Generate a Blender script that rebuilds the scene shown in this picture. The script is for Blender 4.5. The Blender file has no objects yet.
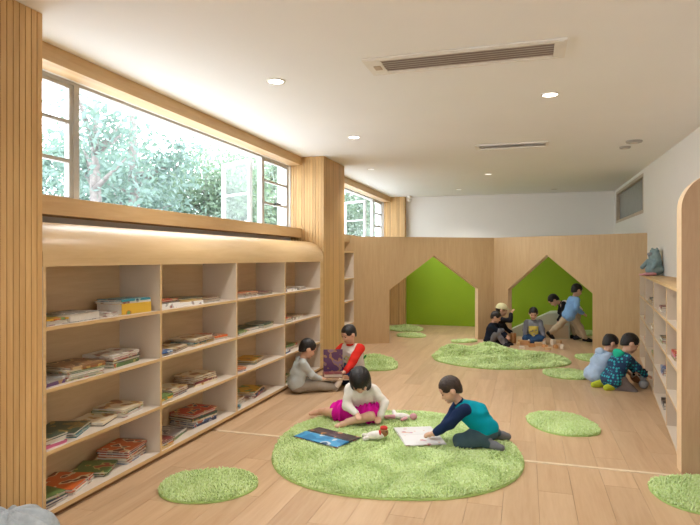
import bpy, bmesh, math, random
import numpy as np
from mathutils import Vector, Matrix

# ------------------------------------------------------------------ camera, world, light, exposure
SC = bpy.context.scene
COL = SC.collection
R = math.radians
cam_d = bpy.data.cameras.new('camera'); cam = bpy.data.objects.new('camera', cam_d); COL.objects.link(cam)
cam.location = (0, 0, 1.4); cam.rotation_euler = (R(90), 0, math.atan(176/575))
cam_d.sensor_width = 36; cam_d.lens = 36*575/700; cam_d.shift_y = -4.5/700; cam_d.clip_start = .05
SC.camera = cam
SC.view_settings.view_transform = 'Standard'; SC.view_settings.look = 'None'
SC.view_settings.gamma = 1; SC.view_settings.use_curve_mapping = False
SC.view_settings.exposure = 1.0
try:
    SC.cycles.use_denoising = True; SC.cycles.denoiser = 'OPENIMAGEDENOISE'
    SC.cycles.max_bounces = 10; SC.cycles.diffuse_bounces = 6; SC.cycles.sample_clamp_indirect = 8
    SC.cycles.transparent_max_bounces = 12; SC.cycles.caustics_reflective = False; SC.cycles.caustics_refractive = False
except Exception: pass

W = bpy.data.worlds.new('overcast_sky'); SC.world = W; W.use_nodes = True
nt = W.node_tree; bg = nt.nodes['Background']
bg.inputs[0].default_value = (0.83, 0.925, 1.0, 1); bg.inputs[1].default_value = 6.0

def portal(loc, rot, sx, sy):
    d = bpy.data.lights.new('window_portal', 'AREA'); d.shape = 'RECTANGLE'; d.size = sx; d.size_y = sy
    d.cycles.is_portal = True
    o = bpy.data.objects.new('window_portal', d); COL.objects.link(o); o.location = loc; o.rotation_euler = rot
BAYS = [(-2.85, 1.53), (2.42, 6.78), (7.66, 11.80)]  # first bay is an unseen window added to brighten the room
for y0, y1 in BAYS: portal((-2.98, (y0+y1)/2, 2.17), (0, R(-90), 0), .82, y1-y0)
portal((.2, -4.05, 1.6), (R(-90), 0, 0), 1.2, 1.4)
LAMP_W = 7.0

# ------------------------------------------------------------------ helpers
rnd = random.Random(7)
def tag(o, label, cat, group=None, kind=None):
    o['label'] = label; o['category'] = cat
    if group: o['group'] = group
    if kind: o['kind'] = kind
    return o
def empty(name, loc, rz=0):
    o = bpy.data.objects.new(name, None); COL.objects.link(o); o.location = loc; o.rotation_euler = (0, 0, rz)
    o.empty_display_size = .05
    return o
def mesh_obj(name, me, parent=None, loc=None, rz=None):
    o = bpy.data.objects.new(name, me); COL.objects.link(o)
    if parent is not None: o.parent = parent
    if loc is not None: o.location = loc
    if rz is not None: o.rotation_euler = (0, 0, rz)
    return o
def from_bm(name, bm, mats, smooth=False):
    bmesh.ops.recalc_face_normals(bm, faces=bm.faces)
    me = bpy.data.meshes.new(name); bm.to_mesh(me); bm.free()
    for m in (mats if isinstance(mats, (list, tuple)) else [mats]): me.materials.append(m)
    if smooth: me.polygons.foreach_set('use_smooth', [True]*len(me.polygons))
    return me
def box(bm, x0, x1, y0, y1, z0, z1, mi=0, bev=0):
    v = [bm.verts.new(p) for p in ((x0,y0,z0),(x1,y0,z0),(x1,y1,z0),(x0,y1,z0),(x0,y0,z1),(x1,y0,z1),(x1,y1,z1),(x0,y1,z1))]
    fs = [bm.faces.new([v[i] for i in q]) for q in ((3,2,1,0),(4,5,6,7),(0,1,5,4),(1,2,6,5),(2,3,7,6),(3,0,4,7))]
    for f_ in fs: f_.material_index = mi
    if bev:
        es = {e for f_ in fs for e in f_.edges}
        bmesh.ops.bevel(bm, geom=list(es), offset=bev, segments=2, affect='EDGES', profile=.5)
    return fs
def boxes(name, lst, mats, parent=None, bev=0, loc=None, rz=None):
    bm = bmesh.new()
    for b in lst: box(bm, *b[:6], b[6] if len(b) > 6 else 0, bev)
    return mesh_obj(name, from_bm(name, bm, mats), parent, loc, rz)
def prism(bm, poly, axis_vec, mi=0):
    """closed polygon (3D points) extruded by axis_vec"""
    a = [bm.verts.new(p) for p in poly]; b = [bm.verts.new(tuple(Vector(p)+Vector(axis_vec))) for p in poly]
    n = len(poly); fs = [bm.faces.new(a), bm.faces.new(list(reversed(b)))]
    for i in range(n): fs.append(bm.faces.new((a[i], a[(i+1) % n], b[(i+1) % n], b[i])))
    for f_ in fs: f_.material_index = mi
    return fs
def lathe(bm, prof, n=24, c=(0,0,0), mi=0):
    rings = []
    for r_, z in prof:
        rings.append([bm.verts.new((c[0]+r_*math.cos(2*math.pi*i/n), c[1]+r_*math.sin(2*math.pi*i/n), c[2]+z)) for i in range(n)])
    fs = []
    for a, b in zip(rings, rings[1:]):
        for i in range(n): fs.append(bm.faces.new((a[i], a[(i+1) % n], b[(i+1) % n], b[i])))
    fs.append(bm.faces.new(rings[0])); fs.append(bm.faces.new(rings[-1]))
    for f_ in fs: f_.material_index = mi
    return fs
def tube(bm, pts, radii, n=8):
    rings = []; pts = [Vector(p) for p in pts]
    for i, p in enumerate(pts):
        d = (pts[min(i+1, len(pts)-1)]-pts[max(i-1, 0)]).normalized()
        u = d.orthogonal().normalized() if i == 0 else (u - d*u.dot(d)).normalized()
        w = d.cross(u)
        rings.append([bm.verts.new(p+(u*math.cos(2*math.pi*k/n)+w*math.sin(2*math.pi*k/n))*radii[i]) for k in range(n)])
    for a, b in zip(rings, rings[1:]):
        for k in range(n): bm.faces.new((a[k], a[(k+1) % n], b[(k+1) % n], b[k]))
    bm.faces.new(rings[0]); bm.faces.new(rings[-1])

# ------------------------------------------------------------------ materials
def newmat(name):
    m = bpy.data.materials.new(name); m.use_nodes = True
    t = m.node_tree; p = t.nodes['Principled BSDF']
    return m, t, p
def plain(name, col, rough=.6, noise=.06, nscale=8, metal=0, bump=0, spec=.4, trans=0):
    m, t, p = newmat(name)
    p.inputs['Roughness'].default_value = rough; p.inputs['Metallic'].default_value = metal
    p.inputs['Specular IOR Level'].default_value = spec
    tc = t.nodes.new('ShaderNodeTexCoord'); n = t.nodes.new('ShaderNodeTexNoise')
    n.inputs['Scale'].default_value = nscale; n.inputs['Detail'].default_value = 4
    t.links.new(tc.outputs['Object'], n.inputs['Vector'])
    r_ = t.nodes.new('ShaderNodeValToRGB')
    r_.color_ramp.elements[0].position = .3; r_.color_ramp.elements[1].position = .7
    r_.color_ramp.elements[0].color = tuple(c*(1-noise) for c in col)+(1,)
    r_.color_ramp.elements[1].color = tuple(min(1, c*(1+noise)) for c in col)+(1,)
    t.links.new(n.outputs['Fac'], r_.inputs['Fac']); t.links.new(r_.outputs['Color'], p.inputs['Base Color'])
    if bump:
        b = t.nodes.new('ShaderNodeBump'); b.inputs['Strength'].default_value = bump; b.inputs['Distance'].default_value = .004
        n2 = t.nodes.new('ShaderNodeTexNoise'); n2.inputs['Scale'].default_value = nscale*12
        t.links.new(tc.outputs['Object'], n2.inputs['Vector'])
        t.links.new(n2.outputs['Fac'], b.inputs['Height']); t.links.new(b.outputs['Normal'], p.inputs['Normal'])
    return m
def wood(name, c1, c2, grain='y', rough=.45, scale=1.0, rand=0, tone=.12):
    m, t, p = newmat(name); L = t.links
    tc = t.nodes.new('ShaderNodeTexCoord'); mp = t.nodes.new('ShaderNodeMapping')
    s = {'x': (1.2, 14, 14), 'y': (14, 1.2, 14), 'z': (14, 14, 1.2)}[grain]
    mp.inputs['Scale'].default_value = tuple(v*scale for v in s)
    oi = t.nodes.new('ShaderNodeObjectInfo')
    if rand:
        add = t.nodes.new('ShaderNodeVectorMath'); add.operation = 'ADD'
        ml = t.nodes.new('ShaderNodeVectorMath'); ml.operation = 'SCALE'; ml.inputs[0].default_value = (7, 5, 3)
        L.new(oi.outputs['Random'], ml.inputs['Scale']); L.new(tc.outputs['Object'], add.inputs[0]); L.new(ml.outputs[0], add.inputs[1])
        L.new(add.outputs[0], mp.inputs['Vector'])
    else: L.new(tc.outputs['Object'], mp.inputs['Vector'])
    n = t.nodes.new('ShaderNodeTexNoise'); n.inputs['Scale'].default_value = 1; n.inputs['Detail'].default_value = 6; n.inputs['Distortion'].default_value = .8
    L.new(mp.outputs[0], n.inputs['Vector'])
    n2 = t.nodes.new('ShaderNodeTexNoise'); n2.inputs['Scale'].default_value = 6; n2.inputs['Detail'].default_value = 3
    L.new(mp.outputs[0], n2.inputs['Vector'])
    mx = t.nodes.new('ShaderNodeMath'); mx.operation = 'MULTIPLY_ADD'; mx.inputs[1].default_value = .35
    L.new(n2.outputs['Fac'], mx.inputs[0]); L.new(n.outputs['Fac'], mx.inputs[2])
    cr = t.nodes.new('ShaderNodeValToRGB'); e = cr.color_ramp.elements
    e[0].position = .42; e[1].position = .86; e[0].color = c1+(1,); e[1].color = c2+(1,)
    L.new(mx.outputs[0], cr.inputs['Fac'])
    if rand:
        hs = t.nodes.new('ShaderNodeHueSaturation'); mr = t.nodes.new('ShaderNodeMapRange')
        mr.inputs['To Min'].default_value = 1-tone; mr.inputs['To Max'].default_value = 1+tone
        L.new(oi.outputs['Random'], mr.inputs['Value']); L.new(mr.outputs[0], hs.inputs['Value'])
        L.new(cr.outputs['Color'], hs.inputs['Color']); L.new(hs.outputs[0], p.inputs['Base Color'])
    else: L.new(cr.outputs['Color'], p.inputs['Base Color'])
    p.inputs['Roughness'].default_value = rough; p.inputs['Specular IOR Level'].default_value = .4
    bp = t.nodes.new('ShaderNodeBump'); bp.inputs['Strength'].default_value = .12; bp.inputs['Distance'].default_value = .002
    L.new(mx.outputs[0], bp.inputs['Height']); L.new(bp.outputs[0], p.inputs['Normal'])
    return m
def emis(name, col, s):
    m, t, p = newmat(name); p.inputs['Base Color'].default_value = col+(1,)
    p.inputs['Emission Color'].default_value = col+(1,); p.inputs['Emission Strength'].default_value = s
    return m
def glass(name, tint=(1, 1, 1), refl=.025):
    m, t, p = newmat(name); t.nodes.remove(p)
    tr = t.nodes.new('ShaderNodeBsdfTransparent'); tr.inputs[0].default_value = tint+(1,)
    gl = t.nodes.new('ShaderNodeBsdfGlossy'); gl.inputs['Roughness'].default_value = .03
    mx = t.nodes.new('ShaderNodeMixShader'); o = t.nodes['Material Output']; mx.inputs[0].default_value = refl
    t.links.new(tr.outputs[0], mx.inputs[1]); t.links.new(gl.outputs[0], mx.inputs[2])
    t.links.new(mx.outputs[0], o.inputs[0])
    return m
def art(name, cols, scale=14):
    """printed cover: patches of a few flat colours"""
    m, t, p = newmat(name); L = t.links
    tc = t.nodes.new('ShaderNodeTexCoord'); oi = t.nodes.new('ShaderNodeObjectInfo')
    ml = t.nodes.new('ShaderNodeVectorMath'); ml.operation = 'SCALE'; ml.inputs[0].default_value = (9, 4, 0)
    ad = t.nodes.new('ShaderNodeVectorMath'); ad.operation = 'ADD'
    L.new(oi.outputs['Random'], ml.inputs['Scale']); L.new(tc.outputs['Object'], ad.inputs[0]); L.new(ml.outputs[0], ad.inputs[1])
    n = t.nodes.new('ShaderNodeTexNoise'); n.inputs['Scale'].default_value = scale; n.inputs['Detail'].default_value = 1
    L.new(ad.outputs[0], n.inputs['Vector'])
    cr = t.nodes.new('ShaderNodeValToRGB'); cr.color_ramp.interpolation = 'CONSTANT'
    pos = [0, .47, .55, .61, .67][:len(cols)]
    while len(cr.color_ramp.elements) < len(cols): cr.color_ramp.elements.new(.5)
    for e, c_, q in zip(cr.color_ramp.elements, cols, pos): e.position = q; e.color = tuple(c_)+(1,)
    L.new(n.outputs['Fac'], cr.inputs['Fac']); L.new(cr.outputs[0], p.inputs['Base Color'])
    p.inputs['Roughness'].default_value = .35
    return m
def dots(name, base, dot, scale=30):
    m, t, p = newmat(name); L = t.links
    tc = t.nodes.new('ShaderNodeTexCoord'); v = t.nodes.new('ShaderNodeTexVoronoi'); v.inputs['Scale'].default_value = scale
    v.inputs['Randomness'].default_value = .25
    L.new(tc.outputs['Object'], v.inputs['Vector'])
    cr = t.nodes.new('ShaderNodeValToRGB'); e = cr.color_ramp.elements
    e[0].position = .36; e[1].position = .42; e[0].color = dot+(1,); e[1].color = base+(1,)
    L.new(v.outputs['Distance'], cr.inputs['Fac']); L.new(cr.outputs[0], p.inputs['Base Color']); p.inputs['Roughness'].default_value = .8
    return m
def print_front(name, base, cols, zlo, zhi, xw, scale=22):
    """fabric with a printed picture on the chest (local +Y is the front of the body)"""
    m, t, p = newmat(name); L = t.links
    tc = t.nodes.new('ShaderNodeTexCoord'); sx = t.nodes.new('ShaderNodeSeparateXYZ'); L.new(tc.outputs['Object'], sx.inputs[0])
    def cmp(o, op, val):
        n_ = t.nodes.new('ShaderNodeMath'); n_.operation = op; n_.inputs[1].default_value = val; L.new(o, n_.inputs[0]); return n_.outputs[0]
    ab = t.nodes.new('ShaderNodeMath'); ab.operation = 'ABSOLUTE'; L.new(sx.outputs[0], ab.inputs[0])
    gm = t.nodes.new('ShaderNodeNewGeometry'); vt = t.nodes.new('ShaderNodeVectorTransform'); vt.vector_type = 'NORMAL'; vt.convert_from = 'WORLD'; vt.convert_to = 'OBJECT'
    L.new(gm.outputs['Normal'], vt.inputs[0]); sn = t.nodes.new('ShaderNodeSeparateXYZ'); L.new(vt.outputs[0], sn.inputs[0])
    k = None
    for o in (cmp(sx.outputs[2], 'GREATER_THAN', zlo), cmp(sx.outputs[2], 'LESS_THAN', zhi), cmp(ab.outputs[0], 'LESS_THAN', xw), cmp(sn.outputs[1], 'GREATER_THAN', .1)):
        if k is None: k = o
        else:
            mu = t.nodes.new('ShaderNodeMath'); mu.operation = 'MULTIPLY'; L.new(k, mu.inputs[0]); L.new(o, mu.inputs[1]); k = mu.outputs[0]
    n = t.nodes.new('ShaderNodeTexNoise'); n.inputs['Scale'].default_value = scale; n.inputs['Detail'].default_value = 1; L.new(tc.outputs['Object'], n.inputs['Vector'])
    cr = t.nodes.new('ShaderNodeValToRGB'); cr.color_ramp.interpolation = 'CONSTANT'
    while len(cr.color_ramp.elements) < len(cols): cr.color_ramp.elements.new(.5)
    for i, (e, c_) in enumerate(zip(cr.color_ramp.elements, cols)): e.position = [0, .47, .54, .62][i]; e.color = tuple(c_)+(1,)
    L.new(n.outputs['Fac'], cr.inputs['Fac'])
    mx = t.nodes.new('ShaderNodeMix'); mx.data_type = 'RGBA'; mx.inputs[6].default_value = base+(1,)
    L.new(k, mx.inputs[0]); L.new(cr.outputs[0], mx.inputs[7]); L.new(mx.outputs[2], p.inputs['Base Color']); p.inputs['Roughness'].default_value = .85
    return m
def skinmat(name, col):
    m, t, p = newmat(name); p.inputs['Roughness'].default_value = .5
    tc = t.nodes.new('ShaderNodeTexCoord'); n = t.nodes.new('ShaderNodeTexNoise'); n.inputs['Scale'].default_value = 18
    t.links.new(tc.outputs['Object'], n.inputs['Vector'])
    r_ = t.nodes.new('ShaderNodeValToRGB'); r_.color_ramp.elements[0].color = (col[0]*.95, col[1]*.86, col[2]*.82, 1); r_.color_ramp.elements[1].color = col+(1,)
    t.links.new(n.outputs['Fac'], r_.inputs['Fac']); t.links.new(r_.outputs[0], p.inputs['Base Color'])
    p.inputs['Subsurface Weight'].default_value = 0
    return m

M = {}
M['white'] = plain('white_paint', (.80, .765, .715), .8, .01, 2)
M['ceil'] = plain('ceiling_paint', (.84, .84, .84), .85, .01, 2)
M['slat'] = wood('oak_slat', (.50, .29, .11), (.63, .40, .175), 'z', .5, rand=1, tone=.12)
M['slatback'] = plain('slat_groove', (.26, .13, .055), .8)
M['beam'] = wood('oak_beam', (.52, .32, .145), (.62, .42, .21), 'y', .5)
M['birch'] = wood('oak_edge', (.55, .35, .155), (.66, .45, .23), 'y', .5)
M['cover'] = wood('oak_cover', (.53, .35, .165), (.64, .45, .235), 'y', .36)
M['back'] = wood('oak_veneer_back', (.58, .41, .24), (.66, .49, .30), 'y', .6, 1.5)
M['lamin'] = plain('white_laminate', (.67, .575, .465), .5, .02, 5)
M['panelL'] = wood('partition_veneer', (.475, .315, .158), (.535, .368, .196), 'z', .5, 2.0)
M['standing'] = wood('standing_panel_veneer', (.42, .265, .15), (.50, .335, .20), 'z', .5, 1.5)  # face darkened in colour to offset light from the added rear window
M['edge'] = plain('pale_edge_band', (.74, .54, .33), .5, .05, 20)
M['plank'] = wood('floor_oak', (.455, .285, .155), (.56, .385, .23), 'y', .38, .8, rand=1, tone=.055)
M['floorbase'] = plain('floor_substrate', (.36, .22, .13), .7)
M['strip'] = plain('threshold_strip', (.72, .58, .40), .4)
M['green'] = plain('green_paint', (.25, .40, .010), .6, .03, 2)
M['frame'] = plain('window_frame_paint', (.46, .45, .43), .4)
M['glass'] = glass('clear_glass')
M['dglass'] = plain('frosted_grey_glass', (.24, .25, .23), .25)
M['hiframe'] = plain('beige_frame', (.50, .40, .30), .5)
M['black'] = plain('black_plastic', (.02, .02, .02), .5)
M['vent'] = plain('vent_white', (.78, .75, .70), .5)
M['ventdark'] = plain('vent_dark', (.36, .29, .25), .8)
M['ventslat'] = plain('vent_louver', (.60, .53, .48), .6)
M['lamp'] = emis('lamp_disc', (1, .95, .86), 6)
M['lampdim'] = emis('lamp_disc_dim', (1, .97, .92), .6)
M['lampoff'] = plain('lamp_off_disc', (.36, .34, .32), .4)
M['metal'] = plain('grey_metal', (.55, .55, .54), .35, metal=.6)
M['page'] = plain('paper_pages', (.66, .60, .52), .8, .05, 60)

# ------------------------------------------------------------------ room shell
ZC = 2.68; XL = -2.87; XR = 1.62; YB = 12.0; YR = -4.0
fl = boxes('floor', [(-3.05, 1.8, 1.2, 12.2, -.12, -.013), (-3.05, 1.8, YR-.2, 1.2, -.12, 0)], M['floorbase'])
fl.data.materials.append(M['plank'])
for pg in fl.data.polygons:
    if pg.center.y < 1.2: pg.material_index = 1
tag(fl, 'pale oak plank floor of the reading room', 'floor', kind='structure')
# planks: laid along the room, in two fields split by the threshold strip
pw, pl_, gap = .196, 1.22, .0016
pm = {}
def plank_mesh(w, l):
    k = (round(w, 3), round(l, 3))
    if k not in pm:
        bm = bmesh.new(); box(bm, 0, w, 0, l, -.0125, 0); pm[k] = from_bm('floor_plank', bm, M['plank'])
    return pm[k]
for (ya, yb) in ((1.2, 4.128), (4.162, 12.0)):
    ncol = int(math.ceil((XR-XL)/pw))
    for i in range(ncol):
        x = XL+i*pw; w = min(pw, XR-x)-gap
        if w < .02: continue
        y = ya; first = True
        off = [.0, .47, .83, .24, .65][i % 5]*pl_
        while y < yb-.01:
            l = (pl_-off) if first else pl_
            first = False
            if l < .12: l += pl_
            if yb-y-l < .15: l = yb-y
            mesh_obj('floor_plank', plank_mesh(w, l-gap), fl, (x, y, 0)); y += l
o = boxes('trim_1', [(-2.40, .98, 4.13, 4.16, -.012, .0035)], M['strip']); tag(o, 'pale metal threshold strip across the plank floor', 'floor strip', kind='structure')
o = boxes('ceiling', [(-3.05, 1.8, YR-.2, 12.2, ZC, ZC+.15)], M['ceil']); tag(o, 'smooth white ceiling with recessed downlights', 'ceiling', kind='structure')
o = boxes('wall_right', [(XR, XR+.18, YR-.2, 9.17, -.12, ZC), (XR, XR+.18, 9.17, 11.80, -.12, 2.05), (XR, XR+.18, 9.17, 11.80, 2.63, ZC), (XR, XR+.18, 11.80, 12.2, -.12, ZC)], M['white'])
tag(o, 'plain white side wall above the low bookcase', 'wall', kind='structure')
o = boxes('wall_back', [(-3.05, XR+.18, YB, YB+.2, -.12, ZC)], M['white']); tag(o, 'white end wall above the house-shaped openings', 'wall', kind='structure')
o = boxes('trim_2', [(-2.42, XR-.002, YB-.03, YB, 0, 1.74)], M['green']); tag(o, 'bright green painted panel on the end wall', 'wall panel', kind='structure')
L_ = [(XL-.18, XL, YR-.2, YB+.2, -.12, 1.66), (XL-.18, XL, YR-.2, YB+.2, 2.575, ZC)]
prev = YR-.2
for a, b in BAYS: L_.append((XL-.18, XL, prev, a, 1.66, 2.575)); prev = b
L_.append((XL-.18, XL, prev, YB+.2, 1.66, 2.575))
o = boxes('wall_left', L_, M['white']); tag(o, 'white wall with the long high windows', 'wall', kind='structure')
o = boxes('wall_rear', [(-3.05, -.4, YR-.2, YR, -.12, ZC), (.8, 1.8, YR-.2, YR, -.12, ZC), (-.4, .8, YR-.2, YR, -.12, .9), (-.4, .8, YR-.2, YR, 2.3, ZC)], M['white'])
tag(o, 'white rear wall with a window', 'wall', kind='structure')
# unseen window added behind the camera to let in fill light
w = boxes('window_4', [(-.4, .8, YR-.12, YR-.06, .9, .96), (-.4, .8, YR-.12, YR-.06, 2.24, 2.3), (-.4, -.34, YR-.12, YR-.06, .96, 2.24), (.74, .8, YR-.12, YR-.06, .96, 2.24)], M['frame'])
tag(w, 'rear window with pale frame behind the camera position', 'window', kind='structure')
for a, b in ((-.34, .17), (.23, .74)): boxes('pane', [(a, b, YR-.093, YR-.087, .96, 2.24)], M['glass'], w)
boxes('mullion', [(.17, .23, YR-.12, YR-.06, .96, 2.24)], M['frame'], w)

# left windows
def side_sash(w, a, b):
    x0, x1, z0, z1 = XL-.075, XL-.035, 1.775, 2.56
    boxes('sash_frame', [(x0, x1, a, a+.03, z0, z1), (x0, x1, b-.03, b, z0, z1), (x0, x1, a+.03, b-.03, z0, z0+.03), (x0, x1, a+.03, b-.03, z1-.03, z1)], M['frame'], w)
    for zb in (2.045, 2.305): boxes('glazing_bar', [(x0, x1, a+.03, b-.03, zb-.012, zb+.012)], M['frame'], w)
    for p0, p1 in ((z0+.03, 2.033), (2.057, 2.293), (2.317, z1-.03)): boxes('pane', [(x0+.017, x0+.023, a+.03, b-.03, p0, p1)], M['glass'], w)
    boxes('handle', [(x1, x1+.03, (a+b)/2-.05, (a+b)/2-.03, 2.05, 2.065), (x1+.02, x1+.035, (a+b)/2-.07, (a+b)/2+.07, 2.045, 2.065)], M['black'], w)
for i, (a, b) in enumerate(BAYS):
    x0, x1 = XL-.085, XL-.025
    w = boxes('window_%d' % (i+1), [(x0, x1, a, b, 2.555, 2.58), (x0, x1, a, b, 1.76, 1.785)], M['frame'])
    tag(w, ['long high window beside the camera position', 'long high window above the big bookcase', 'high window beyond the ribbed middle column'][i], 'window', kind='structure')
    side_sash(w, a+.005, a+.72); side_sash(w, b-.72, b-.005)
    for y in (a+.745, b-.745): boxes('mullion', [(x0, x1, y-.025, y+.025, 1.785, 2.555)], M['frame'], w)
    boxes('pane', [(x0+.027, x0+.033, a+.77, b-.77, 1.785, 2.555)], M['glass'], w)
    # casement standing open outdoors, hinged at the far mullion
    s = empty('open_casement', (XL-.20, b-.70, 0), R(61)); s.parent = w
    boxes('sash_frame', [(-.02, .02, 0, .04, 1.80, 2.56), (-.02, .02, .57, .61, 1.80, 2.56), (-.02, .02, .04, .57, 1.80, 1.84), (-.02, .02, .04, .57, 2.52, 2.56), (-.015, .015, .04, .57, 2.15, 2.175)], M['frame'], s)
    boxes('pane', [(-.003, .003, .04, .57, 1.84, 2.15)], M['glass'], s); boxes('pane', [(-.003, .003, .04, .57, 2.175, 2.52)], M['glass'], s)
    o = boxes('trim_%d' % (3+2*i), [(XL, -2.72, a+.001, b-.001, 2.575, ZC-.001)], M['beam'])
    tag(o, ['oak head beam over the window by the camera', 'oak head beam over the long bookcase window', 'oak head beam over the window past the middle column'][i], 'beam', kind='structure')
    o = boxes('trim_%d' % (4+2*i), [(XL-.02, -2.72, a+.001, b-.001, 1.66, 1.774)], M['beam'], bev=.002)
    tag(o, ['oak sill beam under the window by the camera', 'oak sill beam above the curved bookcase top', 'oak sill beam past the middle column'][i], 'sill', kind='structure')

# high window on the right wall
w = boxes('window_5', [(XR, XR+.10, 9.17, 9.23, 2.05, 2.63), (XR, XR+.10, 11.74, 11.80, 2.05, 2.63), (XR, XR+.10, 9.23, 11.74, 2.05, 2.10), (XR, XR+.10, 9.23, 11.74, 2.585, 2.63)], M['hiframe'])
tag(w, 'small high internal window with grey glass and beige frame', 'window', kind='structure')
boxes('pane', [(XR+.05, XR+.06, 9.23, 11.74, 2.10, 2.585)], M['dglass'], w)

# ------------------------------------------------------------------ ribbed columns (a core clad with vertical slats)
slat_m = {}
def slat_mesh(w, d):
    k = (round(w, 4), d)
    if k not in slat_m:
        bm = bmesh.new(); box(bm, 0, d, 0, w, 0, ZC-.004); slat_m[k] = from_bm('slat', bm, M['slat'])
    return slat_m[k]
def column(name, y0, y1, label):
    d = .018; xf = -2.44
    c = boxes(name, [(XL+.001, xf, y0+d, y1-d, .001, ZC-.002)], M['slatback'])
    tag(c, label, 'column', kind='structure')
    n = round((y1-y0)/.036); p = (y1-y0)/n
    for i in range(n): mesh_obj('slat', slat_mesh(p-.005, d), c, (xf, y0+i*p+.0025, .002))
    n = round((xf+d-XL)/.036); p = (xf+d-XL-.002)/n
    for i in range(n):
        for yy in (y0, y1-d):
            o = mesh_obj('slat', slat_mesh(p-.005, d), c, (XL+.002+(i+1)*p-.0025, yy, .002)); o.rotation_euler = (0, 0, R(90))
column('trim_20', 1.54, 2.41, 'ribbed oak column with beanbag at its foot')
column('trim_21', 6.79, 7.65, 'ribbed oak column at the end of the big bookcase')
column('trim_22', 11.81, 11.968, 'ribbed oak column against the green end wall')

# ------------------------------------------------------------------ partition with two house-shaped openings
def partition(name, A, B, zt, door, label, th=.11):
    A = Vector(A+(0,)); B = Vector(B+(0,)); d = (B-A).normalized(); n = Vector((-d.y, d.x, 0)); Lt = (B-A).length
    l, r, ze, ap, za = door
    poly = [(0, 0), (l, 0), (l, ze), (ap, za), (r, ze), (r, 0), (Lt, 0), (Lt, zt), (0, zt)]
    bm = bmesh.new(); fs = prism(bm, [tuple(A+d*s+Vector((0, 0, z))) for s, z in poly], n*th)
    for i, f_ in enumerate(fs):
        if i >= 2: f_.material_index = 1
    o = mesh_obj(name, from_bm(name, bm, [M['panelL'], M['edge']]))
    return tag(o, label, 'partition', kind='structure')
partition('wall_partition_left', (-2.86, 8.805), (-.53, 10.25), 1.75, (.20+.635, .20+2.238, .875, .20+1.43, 1.44), 'oak partition with house-shaped opening next to the windows')
partition('wall_partition_right', (-.53, 10.25), (1.615, 8.89), 1.75, (.282, 1.757, .87, 1.0, 1.448), 'oak partition with house-shaped opening next to the low bookcase')

# ------------------------------------------------------------------ big left bookcase
XF, XB = -2.42, -2.755
DIV = [2.4105, 3.43, 4.525, 5.58, 6.775]
ROWZ = [.055, .375, .705, 1.035]
bc = empty('bookcase', (-2.58, 4.6, 0)); bcx = Vector((2.58, -4.6, 0))
tag(bc, 'long built-in oak bookcase with curved top under the windows', 'bookcase')
def bpart(name, lst, mats):
    o = boxes(name, lst, mats, bc); o.location = bcx
    for pg in o.data.polygons:
        if len(mats) > 1 and pg.normal.x > .9: pg.material_index = 1
    return o
WE = [M['lamin'], M['birch']]
bpart('back_panel', [(XB-.012, XB, DIV[0], DIV[-1], .03, 1.36)], [M['back']])
bpart('plinth', [(XB-.012, XF-.03, DIV[0], DIV[-1], 0.0, .03)], [M['slatback']])
for i, y in enumerate(DIV):
    if i in (0, len(DIV)-1):
        wd = .02 if i == 0 else .12
        y0 = y if i == 0 else 6.655
        bpart('side_panel', [(XB, XF, y0, y0+wd, .055, 1.355)], WE)
    else: bpart('divider', [(XB, XF, y-.01, y+.01, .055, 1.355)], WE)
bpart('bottom_board', [(XB, XF, DIV[0], DIV[-1], .03, .055)], WE)
for i in range(4):
    y0 = DIV[i]+(.02 if i == 0 else .01); y1 = (DIV[i+1]-.01) if i < 3 else 6.655
    for z in ROWZ[1:]: bpart('shelf', [(XB, XF, y0, y1, z-.02, z)], WE)
# curved cover: vertical front that rolls back to the wall
prof = [(XB-.012, 1.355), (XF, 1.355), (XF, 1.40)]
for k in range(0, 13):
    a = k/12*math.pi/2; prof.append((XF-.23+.23*math.cos(a), 1.40+.205*math.sin(a)))
prof += [(XL+.002, 1.605), (XL+.002, 1.585), (XB-.012, 1.585)]
bm = bmesh.new(); fs = prism(bm, [(x, DIV[0], z) for x, z in prof], (0, DIV[-1]-DIV[0], 0))
for f_ in fs[:2]:
    for e in f_.edges: e.smooth = False
o = mesh_obj('curved_top', from_bm('curved_top', bm, M['cover'], False), bc, bcx)
for pg in o.data.polygons: pg.use_smooth = abs(pg.normal.y) < .5 and pg.normal.z > -.1 and pg.area > .05
# narrow shelf past the middle column
nb = empty('wall_shelf', (-2.73, 8.2, 0)); tag(nb, 'narrow white cubby shelf between ribbed column and partition', 'shelf')
nx = Vector((2.73, -8.2, 0))
def npart(name, b):
    o = boxes(name, [b], WE, nb); o.location = nx
    for pg in o.data.polygons:
        if pg.normal.x > .9: pg.material_index = 1
npart('back_panel', (-2.868, -2.856, 7.67, 8.72, 0, 1.5))
for y in (7.67, 8.18, 8.70): npart('side_panel', (-2.856, -2.60, y, y+.02, 0, 1.5))
for z in (.03, .37, .72, 1.07, 1.48):
    npart('shelf_board', (-2.856, -2.60, 7.69, 8.18, z, z+.02)); npart('shelf_board', (-2.856, -2.60, 8.20, 8.70, z, z+.02))

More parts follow.
